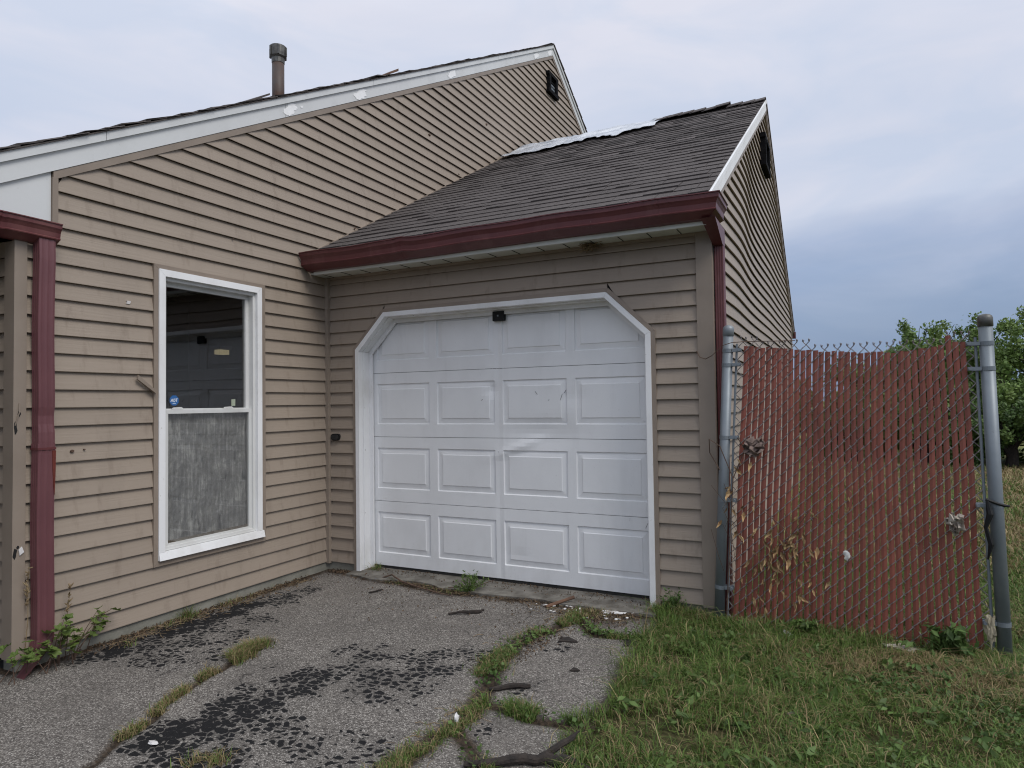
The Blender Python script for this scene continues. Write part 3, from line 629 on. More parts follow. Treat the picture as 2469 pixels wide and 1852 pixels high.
# garage corner downspout with its outlet box
ds3 = downspout('corner_downspout', [(3.252, .055+.004*math.sin(z*3), z, 0, 0, 1) for z in np.linspace(2.44, .02, 20)], .056, .075, M['maroon'], house)
MB().hexa([(3.222,-.010,2.38),(3.282,-.010,2.38),(3.282,.094,2.38),(3.222,.094,2.38),(3.20,-.29,2.489),(3.285,-.29,2.489),(3.285,.07,2.489),(3.222,.07,2.489)]).build('downspout_outlet', M['maroon'], ds3)
MB().prism([(-.045, 2.345), (.0, 2.40), (.0, 2.48), (-.045, 2.48)], lambda y, z: (3.2, y, z), lambda y, z: (3.245, y, z))
# roof of the garage
gr = MB().prism([(-.245, GC-.245*GM), (GR_Y, GC+GM*GR_Y), (GR_Y, GC+GM*GR_Y-.05), (-.245, GC-.245*GM-.014)], lambda y, z: (.03, y, z), lambda y, z: (W+.0365, y, z)).build('garage_roof', M['shingle'], house)
MB().prism([(GR_Y+.001, GC+GM*GR_Y), (8.02, GC+GM*(2*GR_Y-8.02)), (8.02, GC+GM*(2*GR_Y-8.02)-.05), (GR_Y+.001, GC+GM*GR_Y-.05)], lambda y, z: (.03, y, z), lambda y, z: (W+.0475, y, z)).build('rear_slope', M['shingle'], gr)
GA = math.atan(GM); ex = .146; tabs = []
sl = (GR_Y+.25)/math.cos(GA); row = 0; s = 0
RM = Matrix.Rotation(GA, 4, 'X')
while s < sl-.02:
    x = .032-random.uniform(0, .25)
    while x < W+.03:
        w = random.choice([.11, .15, .19, .24, .30])*random.uniform(.9, 1.1); x0 = max(x, .032); x1 = min(x+w, W+.0385)
        if x1-x0 > .02 and not (s > sl-.5 and random.random() < .02): tabs.append((s, x0, x1-x0-.005, random.choice([.004, .004, .006, .008, .010]), random.uniform(-.006, .006)))
        x += w
    s += ex; row += 1
tabs.sort(key=lambda q: q[0])
def tab_verts(w, th, dv):
    L = ex+.05
    return [(0, dv, .001), (w, dv, .001), (w, L, .0015), (0, L, .0015), (0, dv, .0075+th), (w, dv, .0075+th), (w, L, .003), (0, L, .003)]
HEXF = [(0,3,2,1),(4,5,6,7),(0,1,5,4),(1,2,6,5),(2,3,7,6),(3,0,4,7)]
unit = {}
rest = MB()
for i, (s, x0, w, th, dv) in enumerate(tabs):
    T = Matrix.Translation((x0, -.262+s*math.cos(GA), GC-.262*GM+s*math.sin(GA))) @ RM
    if i < 300:
        key = (round(w/.02), th)
        if key not in unit:
            me = bpy.data.meshes.new('shingle'); me.from_pydata(tab_verts(1, th, 0), [], HEXF); me.materials.append(M['shingle']); unit[key] = me
        o = bpy.data.objects.new('shingle', unit[key]); link(o, gr); o.matrix_local = T @ Matrix.Translation((0, dv, 0)) @ Matrix.Diagonal((w, 1, 1, 1))
    else: rest.add([T @ Vector(v) for v in tab_verts(w, th, dv)], HEXF)
ro = rest.build('shingles', M['shingle'], gr); ro['kind'] = 'stuff'
# ridge caps, some lifted or missing
x = 1.95
while x < W+.02:
    L = .17; lift = .02*random.random() if x < 2.85 else .004; hgt = .03 if 1.95 <= x < 2.8 else .012
    z = GC+GM*GR_Y+.008+lift; v = []
    for dz in (0, .008):
        for (xx, yy) in ((x, -.17), (min(x+L, W+.04), -.17), (min(x+L, W+.04), 0), (x, 0)): v.append((xx, GR_Y+yy, z+hgt+yy*GM+dz+(.012 if xx > x else 0)))
    MB().hexa(v).build('ridge_shingle', M['shingle'], gr)
    v = [(a, GR_Y*2-b, c) for a, b, c in v]
    MB().hexa(v).build('ridge_shingle', M['shingle'], gr); x += .142
# trim along the wall / garage roof junction
MB().prism([(-.20, 2.766-.2*GM-.030), (3.55, 2.766+GM*3.55-.030), (3.55, 2.766+GM*3.55+.012), (-.20, 2.766-.2*GM+.012)], lambda y, z: (.004, y, z), lambda y, z: (.036, y, z)).build('junction_trim', M['trimbrown'], house)

# ------------------------------------------------------------------ window
win = MB()
wy0, wy1, wz0, wz1 = -1.594, -.750, .415, 2.280
WP = [(wy0, wz0), (wy0, wz1), (wy1, wz1), (wy1, wz0)]
w_root = MB().prism([(wy0-.001, wz0-.003), (wy1+.012, wz0-.003), (wy1+.012, wz0+.045), (wy0-.001, wz0+.045)], lambda y, z: (-.05, y, z), lambda y, z: (.050-(z-wz0)*.25, y, z)).build('window', M['white'], house)
bands('window_channel', [(WY0, WZ0), (WY0, WZ1), (WY1, WZ1), (WY1, WZ0)], 0, .030, 0, .028, gable, M['trimbrown'], w_root, True)
WPo = [(wy0, wz0+.046), (wy0, wz1), (wy1, wz1), (wy1, wz0+.046)]
bands('casing', WPo, 0, .044, -.05, .036, gable, M['white'], w_root)
CI = offset(WPo, .044)
bands('frame', [(CI[0][0], wz0+.047), CI[1], CI[2], (CI[3][0], wz0+.047)], .0005, .022, -.09, .010, gable, M['sash'], w_root, True)
fi = [(CI[0][0]+.022, wz0+.060), (CI[1][0]+.022, CI[1][1]-.022), (CI[2][0]-.022, CI[2][1]-.022), (CI[3][0]-.022, wz0+.060)]
zm = 1.352
us = [(fi[0][0], zm-.004), fi[1], fi[2], (fi[3][0], zm-.004)]; ls = [(fi[0][0], fi[0][1]), (fi[0][0], zm+.018), (fi[3][0], zm+.018), (fi[3][0], fi[0][1])]
bands('upper_sash', us, .0005, .030, -.060, -.032, gable, M['sash'], w_root, True)
bands('lower_sash', ls, .0005, .026, -.030, -.004, gable, M['sash'], w_root, True)
def rect_inset(P, d): return offset(P, d, True)
MB().prism(rect_inset(us, .028), lambda y, z: (-.048, y, z), lambda y, z: (-.045, y, z)).build('pane', M['glass'], w_root)
MB().prism(rect_inset(ls, .024), lambda y, z: (-.018, y, z), lambda y, z: (-.0155, y, z)).build('pane', M['glass'], w_root)
P = rect_inset(ls, .020); (fy0, fz0), (fy1, fz1) = P[0], P[2]
nu, nv = 34, 50; V = []
for j in range(nv+1):
    for i in range(nu+1):
        u, v = i/nu, j/nv; y = fy0+(fy1-fy0)*u; z = fz0+(fz1-fz0)*v
        V.append((-.034-.008*(1+float(fbm(u*9, v*13))) , y, z))
mesh_obj('plastic_film', V, [(j*(nu+1)+i, j*(nu+1)+i+1, (j+1)*(nu+1)+i+1, (j+1)*(nu+1)+i) for j in range(nv) for i in range(nu)], M['film'], w_root, True)
MB().box((-.029, fy0+.001, fz0-.0), (-.0190, fy1-.001, fz0+.022)).build('film_hem', M['paper'], w_root)
# latches and sticker
for yy in (-1.42, -1.01): MB().prism([(yy-.045, zm+.019), (yy+.045, zm+.019), (yy+.02, zm+.036), (yy-.03, zm+.033)], lambda a, z: (-.028, a, z), lambda a, z: (-.010, a, z)).build('sash_lock', M['sash'], w_root)
sy, sz, sr = -1.428, 1.432, .036
st = MB().prism([(sy+sr*math.cos(math.pi/8+i*math.pi/4), sz+sr*math.sin(math.pi/8+i*math.pi/4)) for i in range(8)], lambda a, z: (-.0449, a, z), lambda a, z: (-.0442, a, z)).build('sticker', M['blue'], w_root)
def stroke(P, parent, w=.0045):
    for (a, b), (c, d) in zip(P[:-1], P[1:]):
        t = Vector((c-a, d-b)).normalized(); n_ = Vector((-t.y, t.x))*w/2
        MB().prism([(a-n_.x, b-n_.y), (c-n_.x, d-n_.y), (c+n_.x, d+n_.y), (a+n_.x, b+n_.y)], lambda p, q: (-.0441, sy+p, sz+q), lambda p, q: (-.0437, sy+p, sz+q)).build('letter_stroke', M['stickwhite'], parent)
stroke([(-.026, -.009), (-.015, .011), (-.010, -.009)], st); stroke([(-.022, -.003), (-.012, -.003)], st)
stroke([(-.004, -.009), (-.003, .011), (.006, .008), (.007, -.002), (.002, -.009), (-.004, -.009)], st)
stroke([(.010, .011), (.025, .011)], st); stroke([(.0175, .011), (.0165, -.009)], st)
stroke([(-.012, -.021), (.012, -.021)], st, .003)
MB().box((-.0445, -.965, 1.392), (-.0438, -.930, 1.440)).build('window_label', M['label'], w_root)
# room behind the glass
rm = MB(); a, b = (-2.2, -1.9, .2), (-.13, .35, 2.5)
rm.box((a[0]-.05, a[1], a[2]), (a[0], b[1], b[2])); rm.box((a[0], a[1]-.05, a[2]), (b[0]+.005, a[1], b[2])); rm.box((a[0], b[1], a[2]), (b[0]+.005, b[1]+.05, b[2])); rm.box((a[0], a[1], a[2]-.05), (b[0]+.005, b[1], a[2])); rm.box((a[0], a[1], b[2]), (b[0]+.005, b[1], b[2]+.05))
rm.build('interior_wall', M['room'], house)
lamp = tag(MB().box((-1.52, .11, 1.90), (-1.44, .215, 1.945)).build('wall_lamp', M['lamp']), 'small pale yellow lamp glowing dimly inside behind the upper window pane', 'lamp')
MB().box((-1.53, .10, 1.953), (-1.43, .24, 1.985)).build('lamp_hood', M['room'], lamp)
# loose brown strip hanging by the window
tag(MB().hexa([(.03,-1.745,1.562),(.045,-1.745,1.562),(.05,-1.625,1.475),(.03,-1.625,1.475),(.03,-1.74,1.588),(.045,-1.74,1.588),(.05,-1.620,1.490),(.03,-1.620,1.490)]).build('loose_trim_strip', M['trimbrown']),
    'short bent brown trim strip sticking out left of the window', 'trim strip')

# ------------------------------------------------------------------ garage door
def dent(x, z):
    d = .0
    d += .024*math.exp(-((x-1.93)/.26)**2-((z-1.15)/.10)**2)-.016*math.exp(-((x-1.75)/.2)**2-((z-1.05-(x-1.75)*.35)/.035)**2)
    d += .014*math.exp(-((x-1.52)/.05)**2-((z-1.49)/.05)**2)+.006*math.exp(-((x-2.2)/.08)**2-((z-1.42)/.06)**2)
    d += .0022*math.exp(-((x-1.585)/.022)**2)*(1+.6*math.sin(z*5))-.0015*math.exp(-((x-1.615)/.02)**2)*(1+.5*math.sin(z*7))
    d += .004*math.exp(-((x-1.75)/.09)**2-((z-.24)/.04)**2)
    d += .0040*float(fbm(np.array(x*2.2), np.array(z*2.2)))
    return d
DX0, DX1, ZD, SH_, DY = .372, 2.80, .05, .5334, .122
COLS = [(.432, .954), (1.026, 1.550), (1.619, 2.144), (2.209, 2.733)]
gd = MB().box((DX0-.03, .165, .03), (DX1+.03, .19, 2.2)).build('garage_door', M['dark'], house)
def pdepth(x, z, zb):
    for (a, b) in COLS:
        d = min(x-a, b-x, z-(zb+.105), (zb+.443)-z)
        if d > -1e-6:
            if d < .0065: return .0105*d/.0065
            if d < .044: return .0105-.006*(d-.0065)/.0375
            if d < .050: return .0045-.0045*(d-.044)/.006
            return .0
    return 0
for r in range(4):
    zb = ZD+r*SH_; xb = [DX0, DX1]; zz = [zb+.0017, zb+SH_-.0017]
    for (a, b) in COLS: xb += [a, a+.0065, a+.044, a+.050, b-.050, b-.044, b-.0065, b]
    for o in (0, .0065, .044, .050): zz += [zb+.105+o, zb+.443-o]
    def refine(L, st):
        L = sorted(set(round(v, 5) for v in L)); out = []
        for p, q in zip(L[:-1], L[1:]):
            n = max(1, int(math.ceil((q-p)/st))); out += [p+(q-p)*i/n for i in range(n)]
        return out+[L[-1]]
    xb = refine(xb, .035); zz = refine(zz, .035)
    V = {}; S = MB(); PN = [MB() for _ in COLS]
    pos = [[(x, DY+pdepth(x, z, zb)+dent(x, z), z) for x in xb] for z in zz]
    cache = {}
    def vid(mb, key, j, i):
        k_ = (key, j, i)
        if k_ not in cache: cache[k_] = len(mb.V); mb.V.append(pos[j][i])
        return cache[k_]
    for j in range(len(zz)-1):
        for i in range(len(xb)-1):
            xm = (xb[i]+xb[i+1])/2; zmid = (zz[j]+zz[j+1])/2; key = -1; mb_ = S
            if zb+.105 < zmid < zb+.443:
                for c, (a, b) in enumerate(COLS):
                    if a < xm < b: key = c; mb_ = PN[c]
            mb_.F.append(tuple(vid(mb_, key, *q) for q in ((j, i), (j, i+1), (j+1, i+1), (j+1, i))))
    for zedge, j in ((zz[0], 0), (zz[-1], len(zz)-1)):    # returns at the joints
        n0 = len(S.V)
        for i in range(len(xb)): p_ = pos[j][i]; S.V.append(p_); S.V.append((p_[0], p_[1]+.03, p_[2]))
        for i in range(len(xb)-1): S.F.append((n0+2*i, n0+2*i+2, n0+2*i+3, n0+2*i+1))
    S.build('door_section', M['door'], gd)
    for mb_ in PN: mb_.build('raised_panel', M['door'], gd)
MB().box((DX0, .128, .026), (DX1, .16, .052)).build('bottom_seal', M['rubber'], gd)
for (a, b) in ((1.47, 1.53), (1.535, 1.56), (1.60, 1.615)): MB().box((a, .1255, ZD+3*SH_-.0055), (b, .129, ZD+3*SH_+.003)).build('joint_tear', M['dark'], gd)
bx = MB().box((1.560, .085, 2.012), (1.655, .121, 2.085)).build('door_latch', M['black'], gd); MB().box((1.600, .083, 2.045), (1.612, .0848, 2.057)).build('latch_screw', M['galv'], gd)
for (x, z, l, a) in ((1.90, 1.455, .03, -.9), (2.10, 1.42, .05, 1.2), (2.13, 1.46, .03, .9), (2.60, .56, .02, 1.5), (2.72, .53, .05, 1.1), (1.58, 1.01, .006, 0), (2.0, 1.40, .012, .2), (2.76, .10, .008, 1), (1.44, 1.41, .014, .8)):
    q = DY-.0012+dent(x, z)-.001
    MB().hexa([(x-.5*l*math.cos(a), q, z-.5*l*math.sin(a)), (x+.5*l*math.cos(a), q, z+.5*l*math.sin(a)), (x+.5*l*math.cos(a), q+.004, z+.5*l*math.sin(a)), (x-.5*l*math.cos(a), q+.004, z-.5*l*math.sin(a)),
               (x-.5*l*math.cos(a), q, z-.5*l*math.sin(a)+.003), (x+.5*l*math.cos(a), q, z+.5*l*math.sin(a)+.003), (x+.5*l*math.cos(a), q+.004, z+.5*l*math.sin(a)+.003), (x-.5*l*math.cos(a), q+.004, z-.5*l*math.sin(a)+.003)]).build('scuff', M['black'], gd)
# black oval switch on the wall left of the door
P = [(.105+.048*math.copysign(abs(math.cos(a))**.7, math.cos(a)), 1.118+.030*math.copysign(abs(math.sin(a))**.7, math.sin(a))) for a in np.linspace(0, 2*math.pi, 21)[:-1]]
sw = MB().prism(P, lambda a, z: gfront(a, .006, z), lambda a, z: gfront(a, .030, z)).build('oval_switch', M['black'], house)
MB().prism([(.105+(a-.105)*.75, 1.118+(z-1.118)*.7) for a, z in P], lambda a, z: gfront(a, .029, z), lambda a, z: gfront(a, .036, z)).build('switch_face', M['rubber'], sw)

# ------------------------------------------------------------------ plastic sheet on the ridge
nu, nv = 70, 22; V = []
for j in range(nv+1):
    for i in range(nu+1):
        u = i/nu; x = .05+1.97*u; w0 = .84+.16*math.sin(u*9)*.5-.30*max(0, u-.80)*2.2+.10*float(vnoise(u*9, 2.))+.07*float(vnoise(u*37, 5.))-.12*u
        if u < .06: w0 *= .8+u*3
        s = -w0+(w0+.35)*j/nv          # distance from the ridge (negative on our side)
        z = GC+GM*GR_Y+.030-GM*abs(s)*.86+.022*float(fbm(x*5, s*6+9))+.018*max(0, float(fbm(x*11, s*14)))+.012*math.exp(-(s/.05)**2)+.012
        V.append((x+.02*float(fbm(s*6, x*2)), GR_Y+s*.88, z))
tp = mesh_obj('plastic_sheet', V, [(j*(nu+1)+i, j*(nu+1)+i+1, (j+1)*(nu+1)+i+1, (j+1)*(nu+1)+i) for j in range(nv) for i in range(nu)], M['tarp'], None, True)
tp.modifiers.new('thick', 'SOLIDIFY').thickness = .003
tag(tp, 'wrinkled white plastic sheet draped over the garage roof ridge', 'plastic sheet')
# nest under the soffit
ns = MB()
for i in range(90):
    a = random.uniform(0, 6.28); r = random.uniform(.01, .055); c = Vector((2.41+r*math.cos(a)*1.3, -.07+r*math.sin(a)*.8, 2.47+random.uniform(-.035, .022)))
    d = Vector((random.uniform(-1, 1), random.uniform(-1, 1), random.uniform(-.6, .3))).normalized()*random.uniform(.02, .05); ns.tube([c-d, c+Vector((0, 0, -.004)), c+d], .0022, 4)
tag(ns.build('bird_nest', M['straw']), 'small straw nest tucked under the garage eave above the door', 'nest')

# ------------------------------------------------------------------ chain link fence with slats
fence = thing('chain_link_fence', 'chain link fence panel with red brown privacy slats beside the garage', 'fence', loc=(0, 0, 0))
FY = -.08
def FX(u, z):
    l = 3.293+(3.400-3.293)*z/1.713; r = 4.590-.035*z/1.65
    return l+(r-l)*u+.004*math.sin(z*5+u*9)
def post(b, t, rad, capm):
    b = Vector(b); t = Vector(t); p = MB().tube([b, t], rad, 20).build('post', M['galv'], fence, True)
    d = (t-b).normalized()
    MB().tube([t-d*.045, t-d*.044, t+d*.0, t+d*.012, t+d*.020, t+d*.024], [rad*1.01, rad*1.09, rad*1.09, rad*.98, rad*.7, rad*.2], 20).build('post_cap', capm, p, True)
    return p, b, t
pL, bL, tL = post((3.213, FY, -.1), (3.316, FY, 1.825), .031, M['galv']); pR, bR, tR = post((4.679, FY, -.1), (4.640, FY, 1.80), .033, M['cap'])
def band(b, t, rad, z, side, off=0):
    d = (t-b); c = b+d*((z-b.z)/d.z); n = d.normalized()
    o = MB().tube([c-n*.011, c+n*.011], rad*1.07, 20, True)
    x0, x1 = (c.x+rad*.9, c.x+rad+.05) if side > 0 else (c.x-rad-.06, c.x-rad*.9)
    o.box((x0, c.y-.022, z-.010), (x1, c.y-.010, z+.010)); o.box((x0, c.y+.010, z-.010), (x1, c.y+.022, z+.010))
    o = o.build('brace_band', M['galv'], fence)
    bx = x1-.01 if side > 0 else x0+.01
    MB().tube([(bx, c.y-.034, z), (bx, c.y-.022, z)], .009, 8).build('bolt', M['galv'], o)
for z in (1.69, 1.60, 1.15, .76, .22): band(bL, tL, .031, z, 1)
for z in (1.665, 1.53, .80, .18): band(bR, tR, .033, z, -1)
MB().tube([(3.365, FY, 1.73), (3.268, FY, .03)], .0075, 6).build('tension_bar', M['galv'], fence); MB().tube([(4.593, FY, 1.70), (4.625, FY, .05)], .0075, 6).build('tension_bar', M['galv'], fence)
NS = 35; ztop = lambda u: 1.713-.075*math.sin(min(1, u/.75)*math.pi/2)**1.2+(.045*max(0, (u-.72)/.28))
for i in range(NS):
    u = (i+.5)/NS; zt_ = ztop(u)+random.uniform(-.006, .006)+(.045 if i == NS-3 else 0); zb_ = random.uniform(-.02, .015); w = .0288*random.uniform(.94, 1.03); n = 12; V = []
    j1 = random.uniform(-.0025, .0025); j2 = random.uniform(-.0025, .0025); bow = random.uniform(-.003, .003); ph = random.uniform(0, 6)
    for j in range(n+1):
        z = zb_+(zt_-zb_)*j/n; x = FX(u, z)+j1*(1-j/n)+j2*j/n+bow*math.sin(j/n*3.14); yy = FY+.0025*math.sin(z*11+ph)
        V += [(x-w/2, yy+.0005, z), (x, yy-.0025, z), (x+w/2, yy+.0005, z), (x, yy+.0025, z)]
    F = [(j*4+q, j*4+(q+1) % 4, j*4+4+(q+1) % 4, j*4+4+q) for j in range(n) for q in range(4)]+[(0, 3, 2, 1), tuple(n*4+q for q in range(4))]
    mesh_obj('slat', V, F, M['slat'], fence)
NW = NS+2; PER = .0355
for i in range(-1, NS+1):
    u0, u1 = i/NS, (i+1)/NS; path = []; z = .0; j = i % 2
    top = ztop(min(1, max(0, (u0+u1)/2)))+.035
    kk = 0
    while z < top:
        right = (kk+i) % 2 == 0
        zz_ = z+.003*math.sin(i*3.1+kk)
        x = FX(u1 if right else u0, zz_)
        going_up_right = right
        path.append((x, FY-.001, zz_)); 
        # middle of the next segment: "/" runs in front of the slat, "\" behind it
        xm = (FX(u0, zz_+PER/2)+FX(u1, zz_+PER/2))/2
        path.append((xm, FY-.0088 if not right else FY+.0088, zz_+PER/2))
        z += PER; kk += 1
    MB().tube(path, .0029, 5).build('wire', M['wire'], fence)
    q = path[-1]; MB().tube([q, (q[0]+.004, q[1], q[2]+.012), (q[0]-.004, q[1]-.004, q[2]+.016), (q[0]-.003, q[1]+.004, q[2]+.003)], .0028, 5).build('wire_knuckle', M['wire'], fence)
# ------------------------------------------------------------------ foliage helpers
def leaf_cloud(C, N, size, asp=.55, fold=.25):
    """C centres, random orientation folded leaves: 4 verts, 2 tris each"""
    n = len(C); d = RNG.normal(size=(n, 3)); d /= np.linalg.norm(d, axis=1)[:, None]
    up = N+RNG.normal(size=(n, 3))*.55; w = np.cross(d, up); w /= np.linalg.norm(w, axis=1)[:, None]+1e-9; nn = np.cross(w, d)
    s = size*RNG.uniform(.6, 1.3, n)[:, None]
    a = C-d*s*.5; b = C+d*s*.5; l = C+w*s*asp*.5+nn*s*fold*.3; r = C-w*s*asp*.5+nn*s*fold*.3
    V = np.stack([a, l, b, r], 1).reshape(-1, 3); k = np.arange(n)*4
    return V, np.concatenate([np.stack([k, k+1, k+2], 1), np.stack([k, k+2, k+3], 1)])
def tree(name, label, base, clumps, leafn, lsize, mat, group, trunk_r=.09, spread=.35):
    t = thing(name, label, 'tree' if 'tree' in name else 'shrub', group, base)
    tr = MB(); top = max(c[2]+c[3]*.3 for c in clumps)
    tr.tube([(0, 0, -.1), (.04, .02, top*.3), (-.03, .05, top*.55), (0, 0, top*.75)], [trunk_r*1.3, trunk_r, trunk_r*.7, trunk_r*.3], 8)
    for (x, y, z, r) in clumps:
        h = top*random.uniform(.15, .4); tr.tube([(0, 0, h), (x*.4, y*.4, h+(z-h)*.55), (x, y, z)], [trunk_r*.55, trunk_r*.35, trunk_r*.1], 6)
        for q in range(3): tr.tube([(x*.7, y*.7, h+(z-h)*.8), (x+random.uniform(-r, r)*.8, y+random.uniform(-r, r)*.8, z+random.uniform(-.2, .8)*r)], [trunk_r*.2, trunk_r*.05], 5)
    tr.build('trunk', M['bark'], t)
    Vs = []; Fs = []; off = 0; tot = sum(c[3]**2 for c in clumps)
    for (x, y, z, r) in clumps:
        n = int(leafn*r*r/tot); sub = max(6, int(r*22)); d = RNG.normal(size=(sub, 3)); d /= np.linalg.norm(d, axis=1)[:, None]
        cen = np.array([x, y, z])+d*r*RNG.uniform(.45, 1.0, (sub, 1))*np.array([1, 1, .9]); k = RNG.integers(0, sub, n)
        g = RNG.normal(size=(n, 3)); C = cen[k]+g*r*spread*.42; C[:, 2] = np.maximum(C[:, 2], .05)
        N = C-np.array([x, y, z]); N /= np.linalg.norm(N, axis=1)[:, None]+1e-9; N[:, 2] += .4
        V, F = leaf_cloud(C, N, lsize); Vs.append(V); Fs.append(F+off); off += len(V)
    np_mesh('crown', np.concatenate(Vs), np.concatenate(Fs), mat, t)
    return t
# trees and shrubs on the far edge of the field
random.seed(23); RNG = np.random.default_rng(23)
def cl(n, rx, ry, z0, z1, r0, r1): return [(random.uniform(-rx, rx), random.uniform(-ry, ry), random.uniform(z0, z1), random.uniform(r0, r1)) for _ in range(n)]
tree('tree', 'tall loose green tree right of the tall galvanised post beyond the field', (8.15, 13.2, 0), cl(12, .9, .8, .8, 2.8, .5, .75)+[(-.55, 0, 3.0, .42), (.3, 0, 3.3, .5)], 20000, .085, M['leafA'], 'trees beyond the field', .1)
tree('tree', 'mid green tree rising above the fence left of the tall galvanised post', (5.75, 14.0, 0), cl(11, .6, .6, .8, 2.35, .45, .65)+[(-.25, 0, 2.75, .45), (.3, .1, 2.78, .48), (0, 0, 2.2, .5)], 18000, .085, M['leafA'], 'trees beyond the field', .09)
tree('tree', 'round topped tree directly behind the tall galvanised post', (6.75, 14.4, 0), cl(11, .6, .6, .8, 2.35, .45, .65)+[(-.4, 0, 2.7, .48), (.3, 0, 2.9, .48), (0, 0, 2.2, .5)], 18000, .085, M['leafA'], 'trees beyond the field', .09)
tree('tree', 'broad green tree showing low above the middle of the slatted fence', (4.75, 17.5, 0), cl(10, .9, .7, .8, 2.1, .5, .75)+[(.5, 0, 2.35, .5)], 12000, .1, M['leafA'], 'trees beyond the field', .09)
tree('shrub', 'dark dense shrub low beside the tall galvanised post', (6.75, 11.0, 0), cl(10, .75, .5, .35, 1.15, .35, .5), 12000, .07, M['leafB'], 'shrubs beyond the field')
tree('shrub', 'dark dense shrub at the right edge below the tall tree', (8.0, 11.2, 0), cl(10, .8, .5, .35, 1.25, .35, .55), 12000, .07, M['leafB'], 'shrubs beyond the field')
tree('shrub', 'dark shrub behind the right half of the slatted fence', (5.4, 11.5, 0), cl(9, .8, .5, .35, 1.3, .4, .55), 9000, .08, M['leafB'], 'shrubs beyond the field')
tree('shrub', 'dark shrub behind the middle of the slatted fence', (4.1, 12.0, 0), cl(9, .8, .5, .35, 1.3, .4, .55), 9000, .08, M['leafB'], 'shrubs beyond the field')
tree('shrub', 'dark shrub behind the left half of the slatted fence, next to the garage', (3.3, 15.5, 0), cl(9, .9, .5, .35, 1.5, .4, .6), 8000, .09, M['leafB'], 'shrubs beyond the field')
tree('shrub', 'tall dark shrub behind the fence between the two nearer shrubs', (4.85, 13.6, 0), cl(10, .8, .5, .35, 1.6, .45, .6), 9000, .09, M['leafB'], 'shrubs beyond the field')
tree('shrub', 'bushy green thicket filling the gap below the tall tree right of the post', (7.6, 12.4, 0), cl(14, .8, .5, .35, 1.75, .45, .6), 16000, .08, M['leafA'], 'shrubs beyond the field')
tree('shrub', 'bushy green thicket at the far right edge of the field', (8.9, 12.6, 0), cl(14, .8, .5, .35, 1.8, .45, .6), 14000, .08, M['leafA'], 'shrubs beyond the field')
tree('shrub', 'bushy green thicket just behind the tall galvanised post', (6.45, 12.6, 0), cl(12, .7, .5, .35, 1.6, .45, .6), 13000, .08, M['leafA'], 'shrubs beyond the field')
tree('tree', 'large tree standing furthest right, partly out of frame', (9.6, 15.0, 0), cl(12, 1.3, .9, .8, 3.1, .6, .9), 14000, .095, M['leafA'], 'trees beyond the field', .11)

# ------------------------------------------------------------------ grass
def blades(name, P, H, Wd, lean, cols, label, cat='grass'):
    n = len(P); az = RNG.uniform(0, 2*np.pi, n); side = np.stack([np.cos(az), np.sin(az), np.zeros(n)], 1)*Wd[:, None]*.5
    la = az+np.pi/2+RNG.normal(size=n)*.5; ld = np.stack([np.cos(la), np.sin(la), np.zeros(n)], 1)*(H*lean)[:, None]
    up = np.zeros((n, 3)); up[:, 2] = H
    m1 = P+ld*.32+up*.58; tip = P+ld+up*np.clip(1-.28*lean, .35, 1)[:, None]
    V = np.stack([P-side, P+side, m1+side*.75, m1-side*.75, tip], 1).reshape(-1, 3); k = np.arange(n)*5
    F = np.concatenate([np.stack([k, k+1, k+2], 1), np.stack([k, k+2, k+3], 1), np.stack([k+3, k+2, k+4], 1)])
    o = np_mesh(name, V, F, M['blade']); o['kind'] = 'stuff'; o['label'] = label; o['category'] = cat
    c = np.repeat(np.concatenate([cols, np.ones((n, 1))], 1), 5, 0); a = o.data.attributes.new('col', 'FLOAT_COLOR', 'POINT'); a.data.foreach_set('color', c.astype(np.float32).ravel()); return o
G1, G2, G3 = np.array([.066, .122, .026]), np.array([.150, .222, .048]), np.array([.36, .29, .15]); G4 = np.array([.17, .10, .05])
def gcol(P, dry):
    n = len(P); t = RNG.random(n)[:, None]; c = G1*(1-t)+G2*t
    d = (RNG.random(n) < dry)[:, None]; q = RNG.random(n)[:, None]; c = np.where(d, G3*(1-q*.6)+G4*q*.6, c); return c*RNG.uniform(.75, 1.25, (n, 1))
# lawn in front of the fence
n = 280000; px_ = RNG.uniform(2.75, 6.6, n); py_ = RNG.uniform(-3.2, 1.4, n)
dens = np.clip(.55+.9*fbm(px_*2.6, py_*2.6)+.55*fbm(px_*9, py_*9), .05, 1)
ok = (px_ > edge_x(py_)+.08*fbm(px_*5, py_*5)-.05*RNG.random(n)**2-.015) & ((px_ > W+.05) | (py_ < -.02)) & (RNG.random(n) < dens)
ok &= ~((py_ > .0) & (RNG.random(n) < .35))
P = np.stack([px_, py_, np.zeros(n)], 1)[ok]; fb = np.clip(fbm(P[:, 0]*1.4+5, P[:, 1]*1.4), -1, 1)
near_f = np.exp(-((P[:, 1]+.12)/.16)**2)
dry = np.clip(.15+.45*fb+.45*np.exp(-(((P[:, 0]-4.3)/.6)**2+((P[:, 1]+.55)/.22)**2)), .04, .85)
H = RNG.uniform(.025, .078, len(P))*(1+.25*near_f)*(1+.5*fbm(P[:, 0]*3, P[:, 1]*3)); H *= 1+.9*np.clip(fbm(P[:, 0]*5+60, P[:, 1]*5), -.5, .8); H *= np.where(RNG.random(len(P)) < .035, 1.9, 1); H *= 1+.9*np.clip(1-(P[:, 0]-edge_x(P[:, 1]))/.12, 0, 1)*RNG.random(len(P))
blades('lawn_grass', P, H, RNG.uniform(.0024, .0052, len(P)), RNG.uniform(.3, 1.9, len(P)), gcol(P, dry), 'rough green and straw lawn grass in front of the slatted fence')
